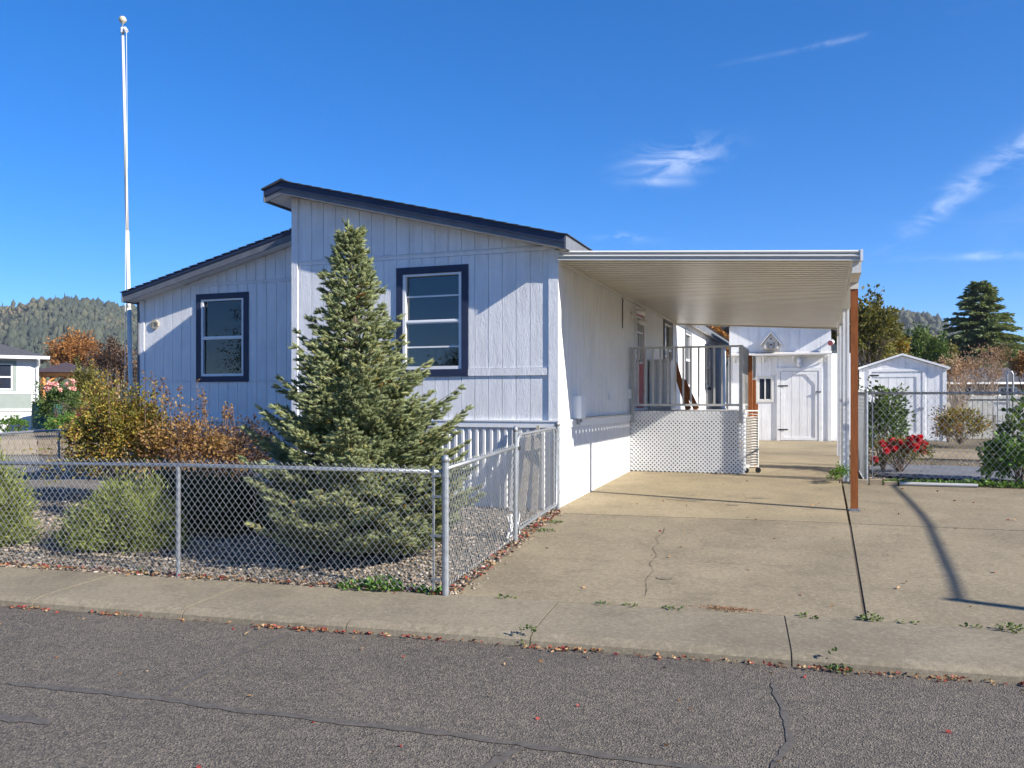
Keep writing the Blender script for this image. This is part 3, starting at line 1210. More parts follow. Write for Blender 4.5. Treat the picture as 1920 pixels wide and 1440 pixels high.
SEG = {'1': [(.35, 0, .65, 2)], '7': [(0, 1.7, 1, 2), (.7, 0, 1, 1.7)], '3': [(0, 0, 1, .3), (0, .85, 1, 1.15), (0, 1.7, 1, 2), (.7, .3, 1, .85), (.7, 1.15, 1, 1.7)]}
for i, ch in enumerate('173'):
    mb = MB()
    glyph(mb, SEG[ch], -.062 + i * .043, .036, .0392, .042, 2.815)
    mb.build('numeral', MT['ink'], pq)

# ------------------------------------------------------------------ carport
cp = thing('carport', 'white aluminium carport attached to the home, ribbed ceiling', 'carport')


def zc(X):
    return 3.345 - .058 * X


CY0, CY1 = -.08, 9.95
mb = MB()
pitch = .19
prof_ = []
y = CY0 + .03
while y < CY1 - .01:
    prof_ += [(y, 0), (y + .115, 0), (y + .12, .085), (y + .165, .085), (y + pitch - .012, .0)]
    y += pitch
xa, xb = .045, 3.80
for (y0, h0), (y1, h1) in zip(prof_[:-1], prof_[1:]):
    mb.poly([(xa, y0, zc(xa) + h0), (xb, y0, zc(xb) + h0), (xb, y1, zc(xb) + h1), (xa, y1, zc(xa) + h1)])
    mb.poly([(xa, y0, zc(xa) + h0 + .003), (xa, y1, zc(xa) + h1 + .003), (xb, y1, zc(xb) + h1 + .003), (xb, y0, zc(xb) + h0 + .003)])
mb.build('roof_pans', MT['pan'], cp, fix=False)
# front fascia: two rolls over a lip
fp = [(-.05, -.02), (-.115, -.02), (-.115, .003), (-.095, .010), (-.105, .022), (-.125, .034), (-.130, .05), (-.120, .066), (-.098, .074), (-.105, .084), (-.125, .096), (-.132, .112), (-.122, .128), (-.10, .14), (-.05, .14)]
mb = MB()
n = len(fp)
for x in (.05, 3.772):
    mb.v += [(x, q, zc(x) + h * .78) for q, h in fp]
for i in range(n):
    j = (i + 1) % n
    mb.f.append((i, j, n + j, n + i))
mb.f += [tuple(range(n)), tuple(range(2 * n - 1, n - 1, -1))]
mb.build('front_fascia', MT['alu'], cp)
mb = MB()
mb.box(3.775, 3.805, -.135, -.04, zc(3.8) - .02, zc(3.8) + .114)
mb.build('fascia_end_cap', MT['vinyl'], cp)
mb = MB()
mb.hexa([(.05, CY1, zc(0) - .03), (3.79, CY1, zc(3.79) - .03), (3.79, CY1 + .05, zc(3.79) - .03), (.05, CY1 + .05, zc(0) - .03), (.05, CY1, zc(0) + .05), (3.79, CY1, zc(3.79) + .05), (3.79, CY1 + .05, zc(3.79) + .05), (.05, CY1 + .05, zc(0) + .05)])
mb.build('rear_fascia', MT['pan'], cp)
mb = MB()
mb.box(.03, .05, CY0 + .03, CY1, zc(0) - .05, zc(0) - .006)
mb.build('wall_ledger', MT['alu'], cp)
mb = MB()
mb.box(3.69, 3.79, CY0 + .05, CY1, zc(3.75) - .15, zc(3.75) - .008)
mb.box(3.682, 3.69, CY0 + .05, CY1, zc(3.75) - .155, zc(3.75) - .13)
mb.build('side_beam', MT['alu'], cp)
pst = thing('wooden_post', 'reddish brown wooden post holding the front of the carport', 'post')
mb = MB()
px, py = 3.745, .93
mb.box(px - .045, px + .045, py - .045, py + .045, gz(px, py) + .03, zc(3.75) - .156)
mb.build('post', MT['cedar'], pst)
mb = MB()
mb.box(px - .055, px + .055, py - .055, py + .055, gz(px, py) - .01, gz(px, py) + .03)
mb.box(px - .08, px + .08, py - .02, py + .02, gz(px, py) - .01, gz(px, py) + .012)
mb.build('metal_foot', MT['gal'], pst)
mb = MB()
mb.box(px - .05, px + .05, py - .055, py - .046, zc(3.75) - .23, zc(3.75) - .156)
mb.build('metal_bracket', MT['alu'], pst)
for i, (y, lab) in enumerate(((4.2, 'nearest white metal carport post, behind the wooden post'), (7.0, 'middle white metal carport post on the right side'), (9.75, 'rearmost white metal carport post on the right side'))):
    p = thing('metal_post', lab, 'post', 'white carport posts')
    mb = MB()
    for dx in (-.02, .045):
        mb.box(3.72 + dx - .016, 3.72 + dx + .016, y - .03, y + .03, gz(3.7, y) - .02, zc(3.7) - .162)
    mb.build('tube', MT['vinyl'], p)
    mb = MB()
    mb.box(3.717, 3.748, y - .012, y + .012, gz(3.7, y) - .02, zc(3.7) - .163)
    mb.build('web', MT['vinyl'], p)

# ------------------------------------------------------------------ deck
dk = thing('deck', 'raised entry deck with white lattice skirt and grey railing', 'deck')
DX, DY0, DY1, DZ = 2.04, 4.62, 7.9, 1.27
for k in range(int((DY1 - DY0) / .14)):
    mb = MB()
    y = DY0 + .03 + k * .14
    mb.box(.05, DX, y, y + .132, DZ - .03, DZ)
    mb.build('deck_plank', MT['rail'], dk)
mb = MB()
mb.box(.05, DX, DY0 + .035, DY0 + .06, DZ - .16, DZ - .032)
mb.box(DX - .04, DX, DY0 + .06, DY1, DZ - .16, DZ - .032)
mb.build('rim_joist', MT['rail'], dk)


def lattice(P0, u, L, z0f, z1, w=.029, sp=.0762, name='lattice_panel', th=.006):
    mb = MB()
    u = Vector(u)
    nrm = Vector((u.y, -u.x, 0))
    for sgn, off in ((1, 0), (-1, th)):
        k = -int((z1) / sp) - 4
        while k * sp < L + 3:
            # line: s = k*sp*... + sgn*(z)
            pts = []
            s_at = lambda z: k * sp * 1.0 + (sgn * (z - .1) if sgn > 0 else (-(z - .1)) + 1.2)
            inv = lambda s: (s - k * sp) + .1 if sgn > 0 else .1 + 1.2 + k * sp - s
            zz0, zz1 = z0f, z1
            s0, s1 = s_at(zz0), s_at(zz1)
            # clip in s
            if sgn > 0:
                if s0 < 0:
                    zz0 = inv(0)
                if s1 > L:
                    zz1 = inv(L)
            else:
                if s0 > L:
                    zz0 = inv(L)
                if s1 < 0:
                    zz1 = inv(0)
            if zz1 - zz0 > .03 and zz0 >= z0f - 1e-6 and zz1 <= z1 + 1e-6:
                a = Vector(P0) + u * s_at(zz0) + nrm * off
                b = Vector(P0) + u * s_at(zz1) + nrm * off
                a.z, b.z = zz0, zz1
                mb.bar(a, b, w, th * .95, up=nrm)
            k += 1
    return mb


lp = lattice((0.02, DY0, 0), (1, 0, 0), DX + .03, gz(1, DY0) + .012, DZ - .01)
lp.build('lattice_panel', MT['white'], dk)
lp = lattice((DX, DY0 + .02, 0), (0, 1, 0), DY1 - DY0 - .05, gz(1, DY0 + 1) + .02, DZ - .04)
lp.build('lattice_panel', MT['white'], dk)
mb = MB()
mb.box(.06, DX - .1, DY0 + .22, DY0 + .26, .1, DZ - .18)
mb.build('under_deck_shade', MT['dark'], dk)  # dark panel in place of the shade behind the lattice
# railing
ZT, ZB = 2.41, 1.38
for (x, y) in ((.06, DY0), (DX - .035, DY0), (DX - .035, DY0 + 1.35), (DX - .035, DY1 - .05)):
    mb = MB()
    mb.box(x - .03, x + .03, y - .03, y + .03, DZ - .22, ZT)
    mb.build('rail_post', MT['rail'], dk)
mb = MB()
mb.box(.03, DX, DY0 - .025, DY0 + .025, ZT + .001, ZT + .035)
mb.build('top_rail', MT['rail'], dk)
mb = MB()
mb.box(.09, DX - .065, DY0 - .016, DY0 + .016, ZB - .02, ZB + .02)
mb.build('bottom_rail', MT['rail'], dk)
for k in range(13):
    x = .16 + k * (DX - .3) / 12.6
    mb = MB()
    mb.box(x - .016, x + .016, DY0 - .012, DY0 + .012, ZB + .02, ZT)
    mb.build('baluster', MT['rail'], dk)
mb = MB()
mb.box(DX - .06, DX - .01, DY0 + .026, DY0 + 1.4, ZT + .001, ZT + .035)
mb.box(DX - .05, DX - .02, DY0 + .03, DY0 + 1.32, ZB - .02, ZB + .02)
mb.build('side_rail', MT['rail'], dk)
for k in range(9):
    y = DY0 + .14 + k * .135
    mb = MB()
    mb.box(DX - .046, DX - .024, y - .011, y + .011, ZB + .02, ZT)
    mb.build('baluster', MT['rail'], dk)
# steps off the far side of the deck with stained handrail posts
st = thing('stair_posts', 'three stained wooden stair rail posts stepping down right of the deck', 'posts')
for (x, y, z1) in ((2.10, 5.5, 2.30), (2.145, 5.8, 1.85), (2.165, 6.05, 1.40)):
    mb = MB()
    mb.box(x - .036, x + .036, y - .042, y + .042, gz(x, y) if z1 < 1.5 else 1.05, z1)
    mb.build('rail_post', MT['cedar'], st)
mb = MB()
mb.bar((2.11, 5.48, 1.15), (2.16, 6.05, 1.10), .03, .14)
mb.build('stringer', MT['cedar'], st)
# things standing on the deck
for (xb_, xt_, y0, h, lab) in ((.74, .43, 6.995, .98, 'taller stained board leaning behind the white deck cabinet'), (.90, .60, 7.06, .62, 'shorter stained board leaning behind the white deck cabinet')):
    mb = MB()
    mb.bar((xb_, y0, DZ + .005), (xt_, y0 + .06, DZ + h), .12, .04, up=(0, 1, 0))
    mb.build('leaning_board', MT['cedar'], label=lab, cat='board')
cb = thing('storage_cabinet', 'white panelled cabinet standing on the deck beside the red door', 'cabinet')
mb = MB()
mb.box(.04, .48, 6.35, 6.95, DZ + .003, DZ + 1.0)
mb.box(.02, .50, 6.33, 6.97, DZ + 1.0, DZ + 1.03)
mb.build('carcass', MT['alu'], cb)
for k in range(3):
    mb = MB()
    mb.box(.055 + k * .143, .055 + k * .143 + .128, 6.335, 6.348, DZ + .05, DZ + .97)
    mb.build('door_panel', MT['white'], cb)
# wire cart
ct = thing('wire_cart', 'folded wire cart on small wheels leaning on the deck corner', 'cart')
cx, cy = DX + .125, DY0 + .3
zb_ = gz(cx, cy)
mb = MB()
for dx in (-.11, .11):
    mb.tube([(cx + dx, cy + dx * .6, zb_ + .1), (cx + dx, cy + dx * .6, zb_ + 1.12)], .012, 6)
for z in (.12, 1.12):
    mb.tube([(cx - .11, cy - .066, zb_ + z), (cx + .11, cy + .066, zb_ + z)], .012, 6)
mb.build('frame', MT['alu'], ct)
mb = MB()
for k in range(20):
    z = zb_ + .16 + k * .047
    mb.tube([(cx - .11, cy - .066, z), (cx - .0, cy - .05, z + .012), (cx + .11, cy + .066, z)], .006, 5)
mb.build('wire_rungs', MT['rail'], ct)
mb = MB()
mb.bar((cx - .09, cy - .03, zb_ + .58), (cx + .1, cy + .085, zb_ + .58), .02, .86)
mb.build('folded_liner', MT['greywood'], ct)
for dx in (-.09, .11):
    mb = MB()
    mb.tube([(cx + dx, cy - .03 + dx * .6, zb_ + .05), (cx + dx, cy + .01 + dx * .6, zb_ + .05)], .05, 14)
    mb.build('wheel', MT['black'], ct)

# ------------------------------------------------------------------ workshop at the end of the drive
ws = thing('workshop', 'white panelled workshop with arched door at the end of the driveway', 'shed')
WY = 15.6
wfw = WF((0, WY), (1, 0), (0, -1))
wx0, wx1, wzb = .72, 3.62, .27
mb = MB()
mb.prism([(wx0, wzb - .3), (wx1, wzb - .3), (wx1, 3.7), ((wx0 + wx1) / 2, 4.4), (wx0, 3.7)], WY, WY + 5)
mb.build('shell', MT['white'], ws)
hw = (1.52, 2.02, 1.42, 2.2)
boards(ws, wfw, wx0 + .08, 2.13, wzb, 2.78, [hw], MT['siding'], pitch=.29, name='siding_panel')
boards(ws, wfw, wx0, wx1, 2.92, lambda s: 3.7 + .48 * (1.45 - abs(s - 2.17)), [], MT['siding'], pitch=.29, name='siding_panel')
window(ws, wfw, *hw, trim=.06, mats=('alu', 'alu'), mid=.5, vinyl=.03, depth=-.0115, room=-.0145, slider=True)
for x0, x1 in ((wx0 - .02, wx0 + .075), (wx1 - .09, wx1 + .01)):
    mb = MB()
    wfw.box(mb, x0, x1, .001, .03, wzb, 2.78)
    mb.build('corner_board', MT['white'], ws)
mb = MB()   # narrow pent ledge over the door
mb.prism([(WY - .32, 2.84), (WY - .02, 2.92), (WY - .02, 2.885), (WY - .32, 2.80)], wx0 + .02, wx1 + .02, axis='x')
mb.build('ledge_roof', MT['whitewood'], ws)
for k in range(4):
    x = wx0 + .15 + k * .85
    mb = MB()
    mb.bar((x, WY - .28, 2.79), (x, WY - .03, 2.62), .04, .04)
    mb.build('ledge_brace', MT['white'], ws)
dx0, dx1, dz1 = 2.2, 3.28, 2.34
dw = link('door', None, None, ws)
mb = MB()
wfw.box(mb, dx0 - .09, dx0, .001, .05, wzb, dz1 + .1)
wfw.box(mb, dx1, dx1 + .09, .001, .05, wzb, dz1 + .1)
wfw.box(mb, dx0, dx1, .001, .05, dz1, dz1 + .1)
mb.build('door_frame', MT['white'], dw)
for k in range(4):
    mb = MB()
    q0 = dx0 + .1 + k * (dx1 - dx0 - .2) / 4
    wfw.box(mb, q0 + .004, q0 + (dx1 - dx0 - .2) / 4 - .004, .001, .016, wzb + .05, dz1 - .02)
    mb.build('door_board', MT['siding'], dw)
mb = MB()
wfw.box(mb, dx0 + .012, dx0 + .1, .001, .04, wzb + .02, dz1 - .01)
wfw.box(mb, dx1 - .1, dx1 - .012, .001, .04, wzb + .02, dz1 - .01)
wfw.box(mb, dx0 + .1, dx1 - .1, .001, .04, dz1 - .1, dz1 - .01)
wfw.box(mb, dx0 + .1, dx1 - .1, .001, .04, wzb + .02, wzb + .1)
for e in (1, -1):
    xa_ = dx0 + .1 if e > 0 else dx1 - .1
    mb.hexa([wfw.P(xa_, .001, dz1 - .4), wfw.P(xa_ + e * .001, .001, dz1 - .4), wfw.P(xa_ + e * .001, .038, dz1 - .4), wfw.P(xa_, .038, dz1 - .4),
             wfw.P(xa_, .001, dz1 - .1), wfw.P(xa_ + e * .26, .001, dz1 - .1), wfw.P(xa_ + e * .26, .038, dz1 - .1), wfw.P(xa_, .038, dz1 - .1)])
mb.build('door_rails', MT['white'], dw)
for z in (.6, 1.9):
    mb = MB()
    wfw.box(mb, dx0 - .05, dx0 + .22, .0505, .056, z - .02, z + .02)
    mb.build('strap_hinge', MT['black'], dw)
for dxk in (-.05, .04):
    mb = MB()
    mb.tube([wfw.P(dx1 + dxk, .03, 1.72), wfw.P(dx1 + dxk, .075, 1.72)], .024, 8)
    mb.build('knob', MT['black'], dw)
rfw = MB()
rfw.prism([(wx0 - .2, 3.62), (2.17, 4.52), (wx1 + .2, 3.62), (wx1 + .2, 3.70), (2.17, 4.62), (wx0 - .2, 3.70)], WY - .35, WY + 5.2)
rfw.build('roof', MT['nbroof'], ws)
an = MB()
an.box(wx1 + .02, 4.35, WY + 1.0, WY + 4.6, .1, 2.9)
an.build('side_annex', MT['siding'], ws)
# lamp over the workshop door
lm = thing('door_lamp', 'white lantern lamp fixed above the workshop door', 'lamp')
mb = MB()
mb.revolve([(.02, .14), (.06, .12), (.075, .05), (.06, .0), (.04, -.03), (.07, -.06), (.07, -.1), (.02, -.14)], (2.74, WY - .11, 2.6), 12)
mb.build('lamp_glass', MT['vinyl'], lm, smooth=True)
mb = MB()
mb.bar((2.74, WY - .001, 2.66), (2.74, WY - .1, 2.7), .04, .03)
mb.build('bracket', MT['black'], lm)
sl_ = thing('spot_lamp', 'red and white round spot lamp at right end of the workshop gable', 'lamp')
mb = MB()
mb.tube([(3.66, WY - .12, 3.18), (3.60, WY - .28, 3.13)], [.06, .085], 14)
mb.build('housing', MT['vinyl'], sl_)
mb = MB()
mb.tube([(3.60, WY - .281, 3.13), (3.597, WY - .29, 3.128)], [.08, .075], 14)
mb.build('lens', MT['door'], sl_)
mb = MB()
mb.bar((3.60, WY - .001, 3.2), (3.66, WY - .13, 3.19), .04, .04)
mb.build('arm', MT['vinyl'], sl_)
bh = thing('birdhouse', 'small weathered wooden birdhouse hanging on the workshop gable', 'birdhouse')
bx_, by_, bz_ = 1.95, WY - .25, 3.0
mb = MB()
mb.prism([(bx_ - .2, bz_), (bx_ + .2, bz_), (bx_ + .2, bz_ + .2), (bx_, bz_ + .44), (bx_ - .2, bz_ + .2)], by_ - .0, by_ + .23)
mb.build('box', MT['whitewood'], bh)
mb = MB()
mb.bar((bx_ - .29, by_ + .09, bz_ + .13), (bx_, by_ + .09, bz_ + .48), .34, .025, up=(-.77, 0, .64))
mb.bar((bx_ + .29, by_ + .09, bz_ + .13), (bx_, by_ + .09, bz_ + .48), .34, .025, up=(.77, 0, .64))
mb.build('roof', MT['whitewood'], bh)
mb = MB()
mb.tube([(bx_, by_ - .002, bz_ + .12), (bx_, by_ - .006, bz_ + .12)], .03, 10)
mb.tube([(bx_, by_ - .002, bz_ + .30), (bx_, by_ - .006, bz_ + .30)], .025, 10)
mb.build('entrance_hole', MT['black'], bh)
for k in range(5):
    mb = MB()
    mb.box(bx_ - .19 + k * .078, bx_ - .19 + k * .078 + .066, by_ - .014, by_ - .0005, bz_ + .005, bz_ + .19)
    if k != 2:
        mb.build('front_slat', MT['greywood'] if k % 2 else MT['whitewood'], bh)
mb = MB()
mb.box(bx_ - .22, bx_ + .22, by_ - .05, by_ + .24, bz_ - .02, bz_ - .001)
mb.build('floor_board', MT['greywood'], bh)

# small white shed
ss = thing('garden_shed', 'small white gabled garden shed behind the right chain link fence', 'shed')
SY = 17.2
wfg = WF((0, SY), (1, 0), (0, -1))
gx0, gx1, gzb, gzw, gzp = 4.46, 6.84, .28, 2.42, 2.82
gm = (gx0 + gx1) / 2
mb = MB()
mb.prism([(gx0, gzb - .2), (gx1, gzb - .2), (gx1, gzw), (gm, gzp), (gx0, gzw)], SY, SY + 2.6)
mb.build('shell', MT['white'], ss)
hd = (4.8, 6.2, gzb, 2.34)
boards(ss, wfg, gx0 + .08, gx1 - .1, gzb, lambda s: gzw + (gzp - gzw) * (1 - abs(s - gm) / (gx1 - gm)) - .01, [hd], MT['siding'], pitch=.2, name='siding_board')
for x0, x1 in ((gx0 - .012, gx0 + .075), (gx1 - .095, gx1 + .012)):
    mb = MB()
    wfg.box(mb, x0, x1, .001, .03, gzb - .02, gzw)
    mb.build('corner_board', MT['white'], ss)
mb = MB()
for (a, b, c, d) in ((4.72, 4.8, gzb, 2.42), (6.2, 6.28, gzb, 2.42), (4.8, 6.2, 2.34, 2.42)):
    wfg.box(mb, a, b, .001, .04, c, d)
mb.build('door_frame', MT['white'], ss)
for k in range(6):
    mb = MB()
    wfg.box(mb, 4.81 + k * .231, 4.81 + k * .231 + .223, .001, .018, gzb + .03, 2.32)
    mb.build('door_board', MT['siding'], ss)
mb = MB()
wfg.box(mb, 4.85, 6.15, .018, .034, 2.18, 2.28)
wfg.box(mb, 4.85, 6.15, .018, .034, .4, .5)
wfg.box(mb, 6.04, 6.15, .018, .034, .5, 2.18)
mb.build('door_brace', MT['white'], ss)
for z in (.46, 2.23):
    mb = MB()
    wfg.box(mb, 4.74, 5.0, .0405, .046, z - .02, z + .02)
    mb.build('strap_hinge', MT['black'], ss)
mb = MB()
wfg.box(mb, 6.10, 6.24, .0405, .06, 1.2, 1.26)
mb.build('hasp', MT['gal'], ss)
mb = MB()
sl2 = (gzp - gzw) / (gx1 - gm)
mb.prism([(gx0 - .1, gzw - .1 * sl2 + .01), (gm, gzp + .01), (gx1 + .1, gzw - .1 * sl2 + .01), (gx1 + .1, gzw - .1 * sl2 + .07), (gm, gzp + .07), (gx0 - .1, gzw - .1 * sl2 + .07)], SY - .12, SY + 2.7)
mb.build('roof', MT['white'], ss)

# ------------------------------------------------------------------ plants (numpy)


def unit(v):
    return v / np.maximum(np.linalg.norm(v, axis=-1, keepdims=True), 1e-9)


def leaf_arrays(P, D, L, W, fold=.25):
    n = len(P)
    D = unit(D)
    r = unit(rng.normal(size=(n, 3)))
    S = unit(np.cross(D, r))
    N = np.cross(S, D)
    L = np.broadcast_to(L, (n,))[:, None]
    W = np.broadcast_to(W, (n,))[:, None]
    v0 = P
    v1 = P + D * L * .5 + S * W * .5 + N * W * fold
    v2 = P + D * L
    v3 = P + D * L * .5 - S * W * .5 + N * W * fold
    V = np.stack([v0, v1, v2, v3], 1).reshape(-1, 3)
    b = np.arange(n)[:, None] * 4
    F = np.concatenate([b + np.array([[0, 1, 2]]), b + np.array([[0, 2, 3]])], 0)
    return V, F


def leaves_obj(name, P, D, L, W, tone, mat, parent=None, fold=.25, **kw):
    V, F = leaf_arrays(np.asarray(P, float), np.asarray(D, float), L, W, fold)
    return link(name, np_mesh(name, V, F, np.repeat(tone, 4)), mat, parent, **kw)


def clumps(c, rad, n_clump, n_leaf, spread, shell=.55, zmin=None, squash=1.0):
    """leaf positions gathered in clumps inside an ellipsoid"""
    d = unit(rng.normal(size=(n_clump, 3)))
    d[:, 2] = np.where(d[:, 2] < -.5, -d[:, 2] * .6, d[:, 2])
    r = (shell + (1 - shell) * rng.random(n_clump)) ** .8
    C = d * r[:, None] * (1 + .14 * rng.normal(size=(n_clump, 1)))
    idx = rng.integers(0, n_clump, n_leaf)
    off = np.clip(rng.normal(size=(n_leaf, 3)), -1.7, 1.7) * spread * (.5 + rng.random((n_clump, 1))[idx])
    Q = C[idx] + off
    ctone = rng.random(n_clump)
    P = Q * np.array(rad) + np.array(c)
    D = unit(C[idx] + off * 1.5 + rng.normal(size=(n_leaf, 3)) * .6 + np.array([0, 0, -.1]))
    tone = np.clip(ctone[idx] * .55 + rng.random(n_leaf) * .5 - .03, 0, 1)
    if zmin is not None:
        k = P[:, 2] > zmin
        P, D, tone = P[k], D[k], tone[k]
    return P, D, tone


def limbs(base, c, rad, n, r0, fork=3, rnd=None):
    rr = rnd or random
    mb = MB()
    for i in range(n):
        a = rr.uniform(0, 6.28)
        q = rr.uniform(.2, .9)
        tip = Vector((c[0] + rad[0] * q * math.cos(a), c[1] + rad[1] * q * math.sin(a), c[2] + rad[2] * rr.uniform(-.2, .85)))
        b = Vector(base) + Vector((rr.uniform(-1, 1), rr.uniform(-1, 1), 0)) * r0 * 2
        mid = b.lerp(tip, .5) + Vector((rr.uniform(-.1, .1) * rad[0], rr.uniform(-.1, .1) * rad[1], rad[2] * .12))
        mb.tube([b, b.lerp(mid, .5), mid, mid.lerp(tip, .5) + Vector((0, 0, .03)), tip], [r0, r0 * .8, r0 * .6, r0 * .4, r0 * .15], 5)
        for k in range(fork):
            t = rr.uniform(.35, .9)
            s = b.lerp(mid, t / .5) if t < .5 else mid.lerp(tip, (t - .5) / .5)
            e = s + Vector((rr.uniform(-1, 1) * rad[0], rr.uniform(-1, 1) * rad[1], rr.uniform(.1, .9) * rad[2])) * .38
            mb.tube([s, s.lerp(e, .5) + Vector((0, 0, .02)), e], [r0 * .4, r0 * .28, r0 * .1], 4)
    return mb


def bush(name, label, cat, base, rad, mat, n_leaf, size, n_clump=60, spread=.16, stems=8, stem_r=.012, stemmat='twig', shell=.55, ratio=.55, group=None, zc=None, crown='foliage', zmin=None):
    t = thing(name, label, cat, group)
    c = (base[0], base[1], base[2] + (rad[2] if zc is None else zc))
    P, D, tone = clumps(c, rad, n_clump, n_leaf, spread, shell, base[2] + .02 if zmin is None else zmin)
    sz = size * (.7 + .6 * rng.random(len(P)))
    leaves_obj(crown, P, D, sz, sz * ratio, tone, MT[mat], t)
    limbs(base, c, rad, stems, stem_r).build('stems', MT[stemmat], t, fix=False, kind='stuff')
    return t


def tree(name, label, base, height, rad, mat, n_leaf, size, n_clump=90, spread=.13, trunk_r=.15, shell=.5, bark='bark', group=None, ratio=.6):
    t = thing(name, label, 'tree', group)
    c = (base[0], base[1], base[2] + height - rad[2])
    P, D, tone = clumps(c, rad, n_clump, n_leaf, spread, shell)
    sz = size * (.7 + .6 * rng.random(len(P)))
    leaves_obj('crown', P, D, sz, sz * ratio, tone, MT[mat], t)
    mb = limbs((base[0], base[1], base[2] + (c[2] - base[2]) * .4), c, rad, 9, trunk_r * .45)
    mb.tube([base, (base[0] + .05, base[1], base[2] + (c[2] - base[2]) * .45), (base[0] + .02, base[1] + .05, c[2] + rad[2] * .3)], [trunk_r, trunk_r * .75, trunk_r * .2], 9)
    mb.build('trunk', MT[bark], t, fix=False)
    return t


# shoot template: spindle core with needles standing forward off it
def shoot_template(n=40, seed=3):
    r = np.random.default_rng(seed)
    V, F = [], []
    k = 5
    for (t, rad) in ((0, .28), (.45, .40), (.85, .32), (1.04, .05)):
        for i in range(k):
            a = 2 * math.pi * i / k + t
            V.append((rad * math.cos(a), rad * math.sin(a), t))
    for j in range(3):
        for i in range(k):
            i2 = (i + 1) % k
            F += [(j * k + i, j * k + i2, (j + 1) * k + i2), (j * k + i, (j + 1) * k + i2, (j + 1) * k + i)]
    for i in range(n):
        t = (i + .5) / n
        a = i * 2.39996 + r.uniform(-.2, .2)
        c, s = math.cos(a), math.sin(a)
        ln = (1.0 if t < .8 else .75) * r.uniform(.8, 1.1)
        b = len(V)
        w = .085
        V += [(c * .15 - s * w, s * .15 + c * w, t - .04), (c * .15 + s * w, s * .15 - c * w, t + .02), (c * ln, s * ln, t + .20)]
        F.append((b, b + 1, b + 2))
    return np.array(V), np.array(F)


SH_V, SH_F = shoot_template()


def place_shoots(P, D, L, Rr, tone, tV=None, tF=None):
    tV = SH_V if tV is None else tV
    tF = SH_F if tF is None else tF
    n, m = len(P), len(tV)
    D = unit(D)
    A = unit(np.cross(D, unit(rng.normal(size=(n, 3)))))
    B = np.cross(D, A)
    L, Rr = L[:, None, None], Rr[:, None, None]
    V = P[:, None, :] + A[:, None, :] * tV[None, :, 0:1] * Rr + B[:, None, :] * tV[None, :, 1:2] * Rr + D[:, None, :] * tV[None, :, 2:3] * L
    F = (np.arange(n)[:, None, None] * m + tF[None]).reshape(-1, 3)
    return V.reshape(-1, 3), F, np.repeat(tone, m)


